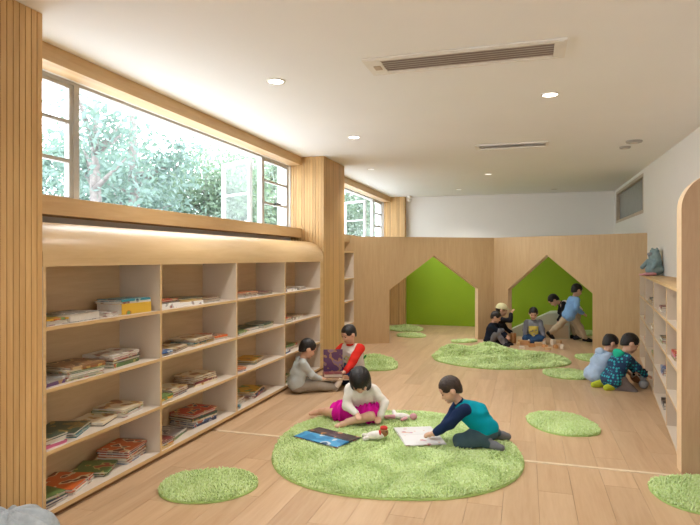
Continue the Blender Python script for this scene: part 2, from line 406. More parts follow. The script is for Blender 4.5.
# ------------------------------------------------------------------ low right bookcase, set at an angle to the wall
rb = empty('low_bookcase', (1.25, 6.6, 0)); rbx = Vector((-1.25, -6.6, 0))
tag(rb, 'low oak bookcase angled along the white wall', 'bookcase')
def xf(y): return 1.0+.115*(y-4.4)
XW = XR-.006
def rpart(name, polyxy, z0, z1, mats=WE, edge=True):
    bm = bmesh.new(); prism(bm, [(x, y, z0) for x, y in polyxy], (0, 0, z1-z0))
    o = mesh_obj(name, from_bm(name, bm, mats), rb, rbx)
    if edge:
        for pg in o.data.polygons:
            if pg.normal.x < -.9: pg.material_index = 1
    return o
RD = [4.40, 5.264, 6.50, 7.735, 8.80]
RZ = [.03, .325, .61, .895]
for y in RD[1:-1]: rpart('divider', [(xf(y), y-.011), (XW-.012, y-.011), (XW-.012, y+.011), (xf(y), y+.011)], .03, 1.16)
rpart('side_panel', [(xf(8.8), 8.79), (XW-.012, 8.79), (XW-.012, 8.812), (xf(8.812), 8.812)], .03, 1.16)
rpart('side_panel', [(xf(4.33)+.005, 4.325), (XW-.012, 4.325), (XW-.012, 4.347), (xf(4.347)+.005, 4.347)], .03, 1.16)
rpart('back_panel', [(XW-.012, 4.325), (XW, 4.325), (XW, 8.812), (XW-.012, 8.812)], .0, 1.16, [M['lamin']], False)
rpart('plinth', [(xf(4.34)+.03, 4.325), (XW-.012, 4.325), (XW-.012, 8.812), (xf(8.812)+.03, 8.812)], 0, .012, [M['slatback']], False)
edges = [4.347]+[v for y in RD[1:-1] for v in (y-.011, y+.011)]+[8.79]
for k in range(0, 8, 2):
    a, b = edges[k], edges[k+1]
    for z in RZ: rpart('shelf', [(xf(a), a), (XW-.012, a), (XW-.012, b), (xf(b), b)], z-.018, z)
rpart('top_board', [(xf(4.33), 4.325), (XW, 4.325), (XW, 8.812), (xf(8.812), 8.812)], 1.16, 1.182, [M['birch'], M['birch']], False)
# tall standing panel with rounded corner at its near end
pts = [(.965, 0), (XW, 0), (XW, 1.955)]
for k in range(0, 13):
    a = R(90)+k/12*R(90); pts.append((.965+.24+.24*math.cos(a), 1.715+.24*math.sin(a)))
bm = bmesh.new(); fs = prism(bm, [(x, 4.20, z) for x, z in pts], (0, .12, 0))
for i, f_ in enumerate(fs):
    if i >= 2: f_.material_index = 1
o = mesh_obj('standing_panel', from_bm('standing_panel', bm, [M['standing'], M['edge']])); tag(o, 'tall round-cornered oak panel at the end of low bookcase', 'panel')

# ------------------------------------------------------------------ ceiling fittings
def vent(cx, cy, lx, ly, label, n, bw=.07, em=.045, sm='ventslat', bmt='ventdark'):
    v = empty('air_vent', (cx, cy, ZC)); tag(v, label, 'air vent')
    boxes('frame', [(-lx/2, lx/2, -ly/2, -ly/2+em, -.012, -.001), (-lx/2, lx/2, ly/2-em, ly/2, -.012, -.001), (-lx/2, -lx/2+bw*1.6, -ly/2+em, ly/2-em, -.012, -.001), (lx/2-bw, lx/2, -ly/2+em, ly/2-em, -.012, -.001)], M['vent'], v)
    boxes('inner_rim', [(-lx/2+.02, lx/2-.02, -ly/2+.018, -ly/2+.026, -.016, -.012), (-lx/2+.02, lx/2-.02, ly/2-.026, ly/2-.018, -.016, -.012)], M['vent'], v)
    boxes('backing', [(-lx/2+bw*1.6, lx/2-bw, -ly/2+em, ly/2-em, -.004, -.001)], M[bmt], v)
    x0, x1 = -lx/2+bw*1.6, lx/2-bw; yy0, yy1 = -ly/2+em, ly/2-em
    for k in range(n):
        y = yy0+(k+.5)*(yy1-yy0)/n
        bm = bmesh.new(); hw = (yy1-yy0)/n*.36
        prism(bm, [(x0, y-hw, -.012), (x0, y+hw, -.006), (x0, y+hw, -.004), (x0, y-hw, -.010)], (x1-x0, 0, 0))
        mesh_obj('louver', from_bm('louver', bm, M[sm]), v)
    return v
v = vent(-.39, 3.715, 1.245, .325, 'long ceiling air-conditioning grille with sensor box at one end', 6)
boxes('sensor', [(-.575, -.53, -.03, .04, -.018, -.012)], M['hiframe'], v)
vent(-.16, 6.77, .80, .27, 'shorter ceiling air grille further from the big bookcase end', 5, .03, .03, 'vent', 'ventslat')
def downlight(x, y, label, on, r_=.055):
    d = empty('downlight', (x, y, ZC)); tag(d, label, 'downlight', 'recessed ceiling downlights')
    bm = bmesh.new(); n = 28
    ring = [[bm.verts.new((rr*math.cos(2*math.pi*i/n), rr*math.sin(2*math.pi*i/n), z)) for i in range(n)] for rr, z in ((r_+.014, -.001), (r_+.012, -.008), (r_, -.006), (r_, -.001))]
    for a, b in zip(ring, ring[1:]+ring[:1]):
        for i in range(n): bm.faces.new((a[i], a[(i+1) % n], b[(i+1) % n], b[i]))
    mesh_obj('trim_ring', from_bm('trim_ring', bm, M['vent'], True), d)
    bm = bmesh.new(); lathe(bm, [(r_-.001, -.004), (r_-.001, -.001)], 24)
    mesh_obj('lamp_disc', from_bm('lamp_disc', bm, (M['lamp'] if r_ > .052 else M['lampdim']) if on else M['lampoff']), d)
    if on:
        l = bpy.data.lights.new('lamp', 'AREA'); l.shape = 'DISK'; l.size = .1; l.energy = LAMP_W; l.color = (1, .97, .96); l.spread = R(125)
        lo = bpy.data.objects.new('lamp', l); COL.objects.link(lo); lo.parent = d; lo.location = (0, 0, -.012)
downlight(-1.73, 3.82, 'lit round downlight over the near shelf bays', True)
downlight(-1.74, 5.83, 'lit round downlight close to the middle ribbed column', True)
downlight(.18, 4.76, 'lit round downlight beside the long air grille', True)
downlight(-2.13, 8.0, 'small round downlight beyond the middle ribbed column', True, .045)
downlight(-.55, 9.0, 'small round downlight before the partition fold', True, .05)
downlight(.50, 11.3, 'small unlit round downlight behind the partition near the low bookcase', False, .05)
downlight(-1.2, 10.85, 'small round downlight behind the partition near the windows', True, .05)  # added lamp, lifts the light behind the partition
downlight(-1.73, 1.2, 'round downlight above the camera side', True)  # added fill lamp, out of view
downlight(.18, 1.2, 'round downlight above the camera', True)  # second unseen lamp, added to fill the room with light
for x, y, r_, lb in ((1.13, 6.92, .085, 'flat grey ceiling disc, the larger of a pair'), (1.09, 7.25, .06, 'flat grey ceiling disc, the smaller of a pair')):
    bm = bmesh.new(); lathe(bm, [(r_, -.001), (r_, -.012), (r_*.9, -.02), (r_*.5, -.022)], 24)
    d = mesh_obj('ceiling_sensor', from_bm('ceiling_sensor', bm, M['lampoff'], False), None, (x, y, ZC)); tag(d, lb, 'sensor')
    bm = bmesh.new(); lathe(bm, [(r_*.45, -.022), (r_*.4, -.026), (r_*.1, -.027)], 16); mesh_obj('cap', from_bm('cap', bm, M['ventslat']), d)
sc_ = empty('security_camera', (-2.30, 11.70, ZC)); tag(sc_, 'small white camera under the ceiling by the far column', 'camera')
bm = bmesh.new(); lathe(bm, [(.05, -.001), (.05, -.03), (.03, -.04), (.02, -.05)], 16); mesh_obj('mount', from_bm('mount', bm, M['white'], False), sc_)
bm = bmesh.new(); lathe(bm, [(.012, -.12), (.035, -.105), (.042, -.08), (.035, -.055), (.02, -.05)], 16); mesh_obj('dome', from_bm('dome', bm, M['white'], True), sc_)

# ------------------------------------------------------------------ shaggy rugs
def rugmat(name, a, b):
    m = plain(name, (.3, .5, .1), .9, .0, 3); t = m.node_tree
    r_ = [n for n in t.nodes if n.type == 'VALTORGB'][0]; n = [n for n in t.nodes if n.type == 'TEX_NOISE'][0]
    n.inputs['Scale'].default_value = 45; n.inputs['Detail'].default_value = 5
    r_.color_ramp.elements[0].color = a+(1,); r_.color_ramp.elements[1].color = b+(1,)
    p = t.nodes['Principled BSDF']; p.inputs['Specular IOR Level'].default_value = .15
    return m
M['pile'] = rugmat('green_shag_pile', (.47, .62, .21), (.67, .79, .43))
M['rugbase'] = plain('green_rug_backing', (.36, .50, .15), .9, .1, 20)
M['felt'] = plain('rug_felt_hem', (.36, .32, .24), .9)
def rug(label, cx, cy, rx, ry, rot=0, n=2.2, wob=.03, spacing=.013, hgt=.022, folds=None, seed=1, group='shaggy green rugs'):
    rg = random.Random(seed); ph = [rg.uniform(0, 6.28) for _ in range(4)]
    def rad(a): return 1+wob*(math.sin(2*a+ph[0])+.6*math.sin(3*a+ph[1])+.4*math.sin(5*a+ph[2]))
    def out(a):
        c_, s_ = math.cos(a), math.sin(a); k = (abs(c_)**n+abs(s_)**n)**(-1/n)*rad(a); return c_*k*rx, s_*k*ry
    def lift(x, y):
        h = 0
        for (fx, fy, fa, ln, wd, hh) in (folds or ()):
            u = (x-fx)*math.cos(fa)+(y-fy)*math.sin(fa); v = -(x-fx)*math.sin(fa)+(y-fy)*math.cos(fa)
            h += hh*math.exp(-(u/ln)**2-(v/wd)**2)
        return h
    ob = empty('shag_rug', (cx, cy, .0005), rot); tag(ob, label, 'rug', group)
    bm = bmesh.new(); N = 72; K = 14; rows = []
    ctr = bm.verts.new((0, 0, .010+lift(0, 0)))
    for k in range(1, K+1):
        f_ = k/K; row = []
        for i in range(N):
            x, y = out(2*math.pi*i/N); row.append(bm.verts.new((x*f_, y*f_, .010+.9*lift(x*f_, y*f_))))
        rows.append(row)
    rows.append([bm.verts.new((v.co.x, v.co.y, v.co.z-.0095)) for v in rows[-1]])
    for i in range(N):
        bm.faces.new((ctr, rows[0][i], rows[0][(i+1) % N]))
        for a, b in zip(rows, rows[1:]): bm.faces.new((a[i], b[i], b[(i+1) % N], a[(i+1) % N]))
    mesh_obj('backing', from_bm('backing', bm, M['rugbase'], True), ob)
    rs = np.random.RandomState(seed)
    gx = np.arange(-rx*1.15, rx*1.15, spacing); gy = np.arange(-ry*1.15, ry*1.15, spacing)
    X, Y = np.meshgrid(gx, gy); X = X.ravel()+rs.uniform(-.5, .5, X.size)*spacing; Y = Y.ravel()+rs.uniform(-.5, .5, Y.size)*spacing
    A = np.arctan2(Y/ry, X/rx)
    RR = 1+wob*(np.sin(2*A+ph[0])+.6*np.sin(3*A+ph[1])+.4*np.sin(5*A+ph[2]))
    q = (np.abs(X/rx)**n+np.abs(Y/ry)**n)**(1/n)/RR; keep = q < .995; X, Y, q = X[keep], Y[keep], q[keep]
    m_ = X.size; Z = np.full(m_, .012)
    for (fx, fy, fa, ln, wd, hh) in (folds or ()):
        u = (X-fx)*math.cos(fa)+(Y-fy)*math.sin(fa); v = -(X-fx)*math.sin(fa)+(Y-fy)*math.cos(fa); Z += hh*np.exp(-(u/ln)**2-(v/wd)**2)
    # clumped lean direction
    la = 2.5*np.sin(X*9+1)+2.5*np.cos(Y*8+2)+rs.normal(0, .9, m_); ll = rs.uniform(.2, 1.0, m_)*hgt
    hh = hgt*rs.uniform(.6, 1.2, m_)*(1-.45*np.clip((q-.93)/.07, 0, 1)); w = spacing*rs.uniform(.42, .62, m_); t0 = rs.uniform(0, 6.28, m_)
    V = np.zeros((m_, 7, 3)); dx, dy = np.cos(la)*ll, np.sin(la)*ll
    for j in range(3):
        a = t0+j*2.0944
        V[:, j] = np.stack([X+np.cos(a)*w, Y+np.sin(a)*w, Z], 1)
        V[:, 3+j] = np.stack([X+dx*.45+np.cos(a)*w*.95, Y+dy*.45+np.sin(a)*w*.95, Z+hh*.65], 1)
    V[:, 6] = np.stack([X+dx, Y+dy, Z+hh], 1)
    base = (np.arange(m_)*7)[:, None]; tri = []
    for j in range(3):
        k = (j+1) % 3
        tri += [base+np.array([[j, k, 3+k]]), base+np.array([[j, 3+k, 3+j]]), base+np.array([[3+j, 3+k, 6]])]
    F = np.concatenate(tri); me = bpy.data.meshes.new('pile')
    me.vertices.add(m_*7); me.vertices.foreach_set('co', V.ravel())
    me.loops.add(F.size); me.loops.foreach_set('vertex_index', F.ravel().astype(np.int32))
    me.polygons.add(len(F)); me.polygons.foreach_set('loop_start', np.arange(0, F.size, 3, dtype=np.int32))
    me.update(); me.materials.append(M['pile']); me.polygons.foreach_set('use_smooth', [True]*len(F))
    o = mesh_obj('pile', me, ob); o['kind'] = 'stuff'
    return ob
T17 = math.atan(176/575)
rug('big round green shag rug under two reading children', -.93, 4.17, .87, .97, T17, 2.3, .018, .012, .024, ((-.2, .3, .5, .4, .05, .015), (.4, -.2, 1.2, .35, .05, .012)), 3)
rug('small oval green rug lying alone before the big bookcase', -1.86, 3.12, .29, .26, T17+R(8), 2.2, .02, .011, .02, None, 4)
rug('small green rug alone on bare floor past the threshold strip', .29, 5.15, .27, .34, T17, 2.4, .02, .013, .02, None, 5)
rug('green rug in front of the tall round-cornered panel', 1.03, 3.84, .32, .29, T17, 2.3, .02, .012, .02, None, 6)
rug('big rumpled green rug in front of the house-shaped openings', -.36, 8.22, .88, .78, T17, 2.3, .05, .02, .028, ((-.5, .15, .3, .35, .08, .10), (.1, .3, -.5, .4, .09, .09), (.45, -.1, .4, .3, .09, .08), (-.1, -.3, .1, .4, .10, .06), (.0, .62, .1, .25, .12, .12), (-.55, .55, .2, .2, .12, .10)), 7)
rug('little green rug beside the rumpled rug and squatting children', .47, 7.36, .26, .30, T17, 2.2, .02, .018, .024, None, 8)
rug('little green rug behind the squatting children', .92, 8.62, .25, .30, T17, 2.2, .02, .02, .024, None, 9)
rug('little green rug at the foot of the partition', -.99, 9.76, .24, .14, T17+.45, 2.2, .02, .02, .024, None, 10)
rug('green rug on the floor inside the opening by the columns', -2.28, 11.15, .34, .45, T17, 2.2, .05, .022, .03, ((0, .1, .4, .2, .1, .05),), 11)
rug('small green rug just behind the partition opening', -1.97, 10.20, .25, .26, T17, 2.2, .05, .022, .03, None, 12)
rug('folded green rug on the floor behind the child in red sleeves', -1.93, 7.28, .33, .44, T17, 2.3, .04, .018, .03, ((.0, .15, .2, .28, .08, .09), (.05, -.12, .1, .28, .08, .08)), 13)
rug('pale green rug behind the striding child inside the opening', 1.05, 11.45, .30, .30, T17, 2.2, .02, .024, .03, None, 14)

# ------------------------------------------------------------------ books
PAL = {
 'red': [(.48, .035, .02), (.48, .035, .02), (.75, .55, .2), (.05, .08, .15)], 'orange': [(.62, .13, .025), (.62, .13, .025), (.8, .68, .45), (.2, .05, .02)],
 'yellow': [(.66, .40, .04), (.66, .40, .04), (.5, .15, .03), (.15, .3, .1)], 'green': [(.12, .20, .06), (.12, .20, .06), (.5, .45, .15), (.4, .07, .04)],
 'dark green': [(.035, .07, .05), (.035, .07, .05), (.3, .2, .06), (.15, .12, .05)], 'teal': [(.03, .22, .28), (.03, .22, .28), (.4, .5, .45), (.02, .05, .1)],
 'blue': [(.05, .12, .30), (.05, .12, .30), (.5, .55, .6), (.4, .1, .05)], 'navy': [(.02, .03, .08), (.02, .03, .08), (.3, .3, .35), (.35, .05, .04)],
 'brown': [(.25, .13, .06), (.25, .13, .06), (.5, .35, .18), (.1, .05, .03)], 'maroon': [(.18, .025, .03), (.18, .025, .03), (.45, .3, .2), (.08, .02, .02)],
 'cream': [(.68, .58, .42), (.68, .58, .42), (.55, .35, .10), (.3, .12, .05)], 'white': [(.74, .71, .66), (.74, .71, .66), (.4, .38, .35), (.3, .1, .08)],
 'pink': [(.62, .14, .28), (.62, .14, .28), (.7, .5, .5), (.3, .05, .1)], 'purple': [(.13, .06, .16), (.13, .06, .16), (.45, .28, .12), (.3, .2, .3)],
 'grey': [(.30, .29, .27), (.30, .29, .27), (.5, .48, .45), (.1, .1, .1)], 'black': [(.02, .02, .02), (.02, .02, .02), (.25, .2, .15), (.1, .1, .1)]}
BM = {k: art('cover_'+k.replace(' ', '_'), v) for k, v in PAL.items()}
bk_cache = {}
def book(label, color, loc, rz, w=.20, l=.26, t=.014, group=None, parent_rot=None):
    """closed picture book lying flat: x = width (spine at -x), y = height, z = thickness; origin at its underside"""
    key = (round(w, 2), round(l, 2), round(t, 3))
    if key not in bk_cache:
        w_, l_, t_ = key; bt = min(.0028, t_*.2)
        bm = bmesh.new()
        box(bm, -w_/2, w_/2, -l_/2, l_/2, 0, bt); box(bm, -w_/2, w_/2, -l_/2, l_/2, t_-bt, t_); box(bm, -w_/2, -w_/2+.003, -l_/2, l_/2, bt, t_-bt)
        cm = from_bm('book', bm, M['page'])
        bm = bmesh.new(); box(bm, -w_/2+.0032, w_/2-.005, -l_/2+.004, l_/2-.004, bt+.0002, t_-bt-.0002)
        bk_cache[key] = (cm, from_bm('pages', bm, M['page']))
    cm, pm_ = bk_cache[key]; mk = (key, color)
    if mk not in bk_cache:
        c2 = cm.copy(); c2.materials.clear(); c2.materials.append(BM[color]); bk_cache[mk] = c2
    o = mesh_obj('picture_book', bk_cache[mk], None, loc, rz); mesh_obj('pages', pm_, o)
    if parent_rot: o.rotation_euler = parent_rot
    return tag(o, label, 'book', group)
BAYN = ['first', 'second', 'third', 'fourth']
ROWN = ['bottom', 'third', 'second', 'top']
def pos_name(i, n):
    if n == 1: return 'alone'
    if n == 2: return ('lower', 'upper')[i]
    return 'lowest' if i == 0 else ('topmost' if i == n-1 else ('middle' if n == 3 else ['', 'second-lowest', 'third-lowest', 'fourth-lowest', 'fifth-lowest'][i]))
# (bay, row from bottom, y centre, y half-extent, x front setback, list bottom->top of (colour, thickness), yaw)
STACKS = [
 (0, 3, 2.53, .085, .02, [('white', .022), ('yellow', .008)], 5), (0, 3, 2.76, .13, .03, [('grey', .042)], 4), (0, 3, 3.04, .07, .07, [('white', .02)], 0), (0, 3, 3.22, .155, .03, [('yellow', .062), ('white', .012), ('teal', .012)], -3),
 (0, 2, 2.52, .08, .03, [('purple', .018), ('grey', .012)], 4), (0, 2, 2.77, .14, .02, [('green', .018), ('white', .014), ('green', .010), ('cream', .012), ('brown', .012)], -5), (0, 2, 3.16, .15, .06, [('green', .022), ('dark green', .014), ('red', .016), ('white', .016)], 6),
 (0, 1, 2.53, .085, .02, [('pink', .016), ('white', .022), ('dark green', .014)], -4), (0, 1, 2.74, .125, .03, [('teal', .014), ('dark green', .016)], 22), (0, 1, 2.98, .11, .04, [('black', .006), ('cream', .014)], 18), (0, 1, 3.20, .12, .04, [('white', .02), ('green', .012), ('cream', .014)], 6),
 (0, 0, 2.52, .085, .02, [('white', .016), ('navy', .016), ('green', .018)], -4), (0, 0, 2.74, .13, .03, [('white', .018), ('orange', .016)], 14), (0, 0, 3.00, .115, .06, [('dark green', .012), ('green', .013)], 20), (0, 0, 3.26, .13, .06, [('blue', .018), ('cream', .016), ('orange', .014), ('navy', .013), ('orange', .010)], 8),
 (1, 3, 3.60, .14, .04, [('white', .034), ('black', .01), ('red', .012)], 3), (1, 3, 3.92, .15, .05, [('white', .026), ('yellow', .012), ('dark green', .010)], -5), (1, 3, 4.27, .13, .06, [('grey', .022), ('brown', .012)], 8),
 (1, 2, 3.53, .08, .03, [('navy', .014), ('blue', .012)], 0), (1, 2, 3.76, .13, .04, [('brown', .014), ('cream', .008)], 14), (1, 2, 4.10, .17, .06, [('yellow', .013), ('teal', .01), ('brown', .012), ('cream', .012)], 4), (1, 2, 4.38, .09, .05, [('white', .018), ('orange', .014)], -8),
 (1, 1, 3.53, .075, .02, [('cream', .016), ('yellow', .012), ('green', .012)], 0), (1, 1, 3.74, .12, .05, [('navy', .016), ('maroon', .016), ('cream', .018)], 6), (1, 1, 4.14, .17, .06, [('cream', .018), ('maroon', .014), ('cream', .012), ('brown', .014), ('cream', .012)], -4),
 (1, 0, 3.54, .08, .02, [('yellow', .014), ('red', .018), ('maroon', .01)], 0), (1, 0, 3.76, .13, .05, [('green', .016), ('grey', .016)], 12), (1, 0, 4.14, .17, .06, [('navy', .02), ('blue', .014), ('cream', .012), ('dark green', .016), ('red', .018), ('red', .01)], -6),
 (2, 3, 4.92, .22, .04, [('white', .014), ('brown', .013), ('orange', .012)], 3), (2, 3, 5.28, .12, .06, [('dark green', .014), ('maroon', .012)], 0),
 (2, 2, 4.72, .13, .03, [('white', .012), ('green', .012)], 10), (2, 2, 5.02, .19, .10, [('dark green', .024)], -3), (2, 2, 5.32, .14, .06, [('green', .024), ('dark green', .014)], 5),
 (2, 1, 4.68, .10, .02, [('blue', .014), ('orange', .012)], -12), (2, 1, 5.14, .22, .07, [('dark green', .016), ('yellow', .018)], 10),
 (2, 0, 4.60, .05, .02, [('teal', .014)], 20), (2, 0, 4.74, .12, .10, [('white', .024), ('cream', .024)], 8), (2, 0, 5.14, .22, .07, [('red', .016), ('navy', .018), ('yellow', .016)], 10),
 (3, 3, 5.90, .18, .05, [('white', .020)], 3), (3, 3, 6.25, .13, .06, [('grey', .016), ('white', .012)], 5), (3, 2, 5.76, .13, .04, [('navy', .026), ('red', .012)], 0), (3, 2, 6.10, .19, .06, [('white', .026), ('brown', .014)], 4),
 (3, 1, 5.72, .10, .03, [('blue', .014), ('white', .014)], 4), (3, 1, 6.02, .19, .12, [('white', .026), ('green', .02)], -3), (3, 0, 5.74, .10, .04, [('green', .02), ('cream', .016), ('dark green', .016), ('green', .018)], 5)]
nbk = 0
for bay, row, yc, hy, sb, lst, yaw in STACKS:
    z = ROWZ[row]+.0006; n = len(lst)
    hx = rnd.uniform(.105, .125)
    side = ('near the divider' if yc > (DIV[bay]+DIV[bay+1])/2 else 'away from it')
    for i, (cn, t) in enumerate(lst):
        w = 2*hx*rnd.uniform(.92, 1.0); l = min(2*hy, .30)*rnd.uniform(.92, 1.0); t = round(t*1.12, 3)
        if 2*hy > .32: l = rnd.uniform(.29, .32)
        a = R(yaw)+rnd.uniform(-.06, .06)*(i > 0)
        ext_x = abs(w/2*math.cos(a))+abs(l/2*math.sin(a)); ext_y = abs(l/2*math.cos(a))+abs(w/2*math.sin(a))
        x = max(XB+.004+ext_x, XF-sb-ext_x); x = min(x, XF-.004-ext_x) if 2*ext_x < .33 else XB+.004+ext_x
        y = min(max(yc+rnd.uniform(-.006, .006), DIV[bay]+.022+ext_y), (DIV[bay+1] if bay < 3 else 6.655)-.012-ext_y)
        k = sum(1 for s_ in STACKS if s_[0] == bay and s_[1] == row and s_[2] < yc)
        nm = ['first', 'second', 'third', 'fourth'][k]
        lab = f'{cn} book, {pos_name(i, n)} in {nm} stack, {ROWN[row]} shelf, {BAYN[bay]} bay, counting away from the beanbag'
        # spine turned away from the room half of the time
        book(lab, cn, (x, y, z), a+(math.pi if rnd.random() < .35 else 0), w, l, t, 'books in the big bookcase'); z += t+.0006; nbk += 1
# books in the low bookcase
RBN = ['first', 'second', 'third', 'fourth']
RST = [(0, 2, 5.05, [('green', .02), ('pink', .02), ('red', .015)]), (1, 2, 6.0, [('green', .02), ('white', .02), ('dark green', .014)]), (1, 1, 5.95, [('blue', .025), ('navy', .02), ('blue', .018)]), (1, 0, 5.9, [('grey', .03), ('black', .03)]),
       (1, 3, 6.1, [('white', .03), ('maroon', .02)]), (2, 3, 7.3, [('cream', .03), ('black', .02)]), (2, 2, 7.1, [('white', .03), ('cream', .02)]), (2, 1, 7.0, [('yellow', .03), ('green', .02)]), (3, 2, 8.2, [('red', .02), ('yellow', .02)]), (3, 1, 8.2, [('white', .03), ('red', .02)])]
for bay, row, y, lst in RST:
    z = RZ[row]+.0006
    for i, (cn, t) in enumerate(lst):
        w = min(.2, (XW-.02-xf(y))*.92) - .02; a = -math.atan(.115)
        x = xf(y)+.012+w/2+.016
        book(f'{cn} book, {pos_name(i, len(lst))} on {ROWN[row]} shelf of low bookcase, {RBN[bay]} bay from tall panel', cn, (x, y, z), a, w, .24, t, 'books in the low bookcase'); z += t+.0006

# ------------------------------------------------------------------ implicit surfaces for soft bodies
def surface_nets(D, org, vox):
    S = D < 0
    c = [S[i:S.shape[0]-1+i, j:S.shape[1]-1+j, k:S.shape[2]-1+k] for i in (0, 1) for j in (0, 1) for k in (0, 1)]
    any_ = c[0].copy(); all_ = c[0].copy()
    for q in c[1:]: any_ |= q; all_ &= q
    act = any_ & ~all_; idx = np.argwhere(act)
    if len(idx) == 0: return np.zeros((0, 3)), np.zeros((0, 4), int)
    lut = np.full(act.shape, -1, np.int64); lut[tuple(idx.T)] = np.arange(len(idx))
    offs = np.array([(i, j, k) for i in (0, 1) for j in (0, 1) for k in (0, 1)])
    val = np.stack([D[tuple((idx+o).T)] for o in offs], 1)
    P = np.zeros((len(idx), 3)); C = np.zeros(len(idx))
    for a in range(8):
        for b in range(a+1, 8):
            if np.abs(offs[a]-offs[b]).sum() != 1: continue
            va, vb = val[:, a], val[:, b]; m = (va < 0) != (vb < 0)
            t = np.where(m, va/np.where(m, va-vb, 1), 0)
            P += np.where(m[:, None], offs[a]+(offs[b]-offs[a])*t[:, None], 0); C += m
    V = (idx+P/C[:, None])*vox+org
    Q = []
    for ax in range(3):
        sl0 = [slice(None)]*3; sl1 = [slice(None)]*3; sl0[ax] = slice(0, -1); sl1[ax] = slice(1, None)
        A, B = S[tuple(sl0)], S[tuple(sl1)]; e = np.argwhere(A != B)
        o1, o2 = (ax+1) % 3, (ax+2) % 3
        ok = (e[:, o1] > 0) & (e[:, o2] > 0) & (e[:, o1] < lut.shape[o1]) & (e[:, o2] < lut.shape[o2]); e = e[ok]
        d1 = np.zeros(3, int); d1[o1] = 1; d2 = np.zeros(3, int); d2[o2] = 1
        q = np.stack([lut[tuple((e-d1-d2).T)], lut[tuple((e-d2).T)], lut[tuple(e.T)], lut[tuple((e-d1).T)]], 1)
        fl_ = ~A[tuple(e.T)]; q[fl_] = q[fl_][:, ::-1]; Q.append(q)
    return V, np.concatenate(Q)
def capsule(p0, r0, p1, r1): return ('c', np.array(p0, float), r0, np.array(p1, float), r1)
def ell(c, r, F=None): return ('e', np.array(c, float), np.array(r, float), np.eye(3) if F is None else np.array(F, float))
def implicit(name, prims, mat, k=.02, vox=.006, mod=None, parent=None, smooth=1):
    lo = np.full(3, 1e9); hi = -lo
    for p in prims:
        if p[0] == 'c':
            a = np.minimum(p[1]-p[2], p[3]-p[4]); b = np.maximum(p[1]+p[2], p[3]+p[4])
        else: m = p[2].max(); a, b = p[1]-m, p[1]+m
        lo = np.minimum(lo, a); hi = np.maximum(hi, b)
    mg = vox*3+.012; lo -= mg; hi += mg
    n = np.ceil((hi-lo)/vox).astype(int)+1
    D = np.full(n, .1, np.float32); ax = [lo[i]+np.arange(n[i])*vox for i in range(3)]
    for p in prims:
        if p[0] == 'c':
            a = np.minimum(p[1]-p[2], p[3]-p[4]); b = np.maximum(p[1]+p[2], p[3]+p[4])
        else: m = p[2].max(); a, b = p[1]-m, p[1]+m
        i0 = np.maximum(((a-k-2*vox-lo)/vox).astype(int), 0); i1 = np.minimum(((b+k+2*vox-lo)/vox).astype(int)+2, n)
        g = np.meshgrid(*[ax[i][i0[i]:i1[i]] for i in range(3)], indexing='ij'); G = np.stack(g, -1)
        if p[0] == 'c':
            pa = G-p[1]; ba = p[3]-p[1]; bb = max(ba@ba, 1e-9); h = np.clip(pa@ba/bb, 0, 1)
            d = np.linalg.norm(pa-h[..., None]*ba, axis=-1)-(p[2]+(p[4]-p[2])*h)
        else:
            q = (G-p[1])@p[3].T; k0 = np.linalg.norm(q/p[2], axis=-1); k1 = np.linalg.norm(q/p[2]**2, axis=-1)
            d = k0*(k0-1)/np.maximum(k1, 1e-6)
        sub = D[i0[0]:i1[0], i0[1]:i1[1], i0[2]:i1[2]]
        hh = np.maximum(k-np.abs(sub-d), 0)/k; sub[...] = np.minimum(sub, d)-hh*hh*k*.25
    if mod is not None:
        G = np.meshgrid(*ax, indexing='ij'); D = mod(G[0], G[1], G[2], D)
    V, Q = surface_nets(D, lo, vox)
    me = bpy.data.meshes.new(name); me.from_pydata(V.tolist(), [], Q.tolist()); me.update()
    me.materials.append(mat); me.polygons.foreach_set('use_smooth', [True]*len(me.polygons))
    o = mesh_obj(name, me, parent)
    if smooth:
        s = o.modifiers.new('smooth', 'SMOOTH'); s.factor = .5; s.iterations = smooth
    return o
def wrinkle(amp, f=55, sx=0):
    def f_(X, Y, Z, D): return D+amp*(np.sin(f*X+1.7*np.sin(f*.6*Z)+sx)*np.sin(f*.9*Z+1.3*np.sin(f*.5*Y)+sx*2)+.6*np.sin(f*1.3*Y+2*np.sin(f*.4*X)))
    return f_

# ------------------------------------------------------------------ children
def nv(v): v = np.array(v, float); return v/max(np.linalg.norm(v), 1e-9)
def ik(a, c, l1, l2, hint):
    a = np.array(a, float); c = np.array(c, float); d = np.linalg.norm(c-a); dm = (l1+l2)*.998
    if d > dm: c = a+(c-a)*dm/d; d = dm
    u = (c-a)/d; x = (l1*l1-l2*l2+d*d)/(2*d); h = math.sqrt(max(l1*l1-x*x, 0))
    hint = np.array(hint, float); w = hint-u*(hint@u); w = nv(w)
    return a+u*x+w*h, c
HAIR = plain('black_hair', (.012, .009, .008), .45, .3, 60, bump=.4)
HAIRB = plain('dark_brown_hair', (.035, .020, .013), .5, .3, 60, bump=.4)
EYE = plain('dark_eye', (.012, .008, .006), .25)
LIP = plain('lip', (.50, .17, .13), .5)
SKIN = skinmat('child_skin', (.66, .41, .29))
SKIN2 = skinmat('child_skin_tan', (.56, .33, .22))
def cloth(name, col, noise=.05): return plain('cloth_'+name, col, .9, noise, 30, bump=.15, spec=.15)
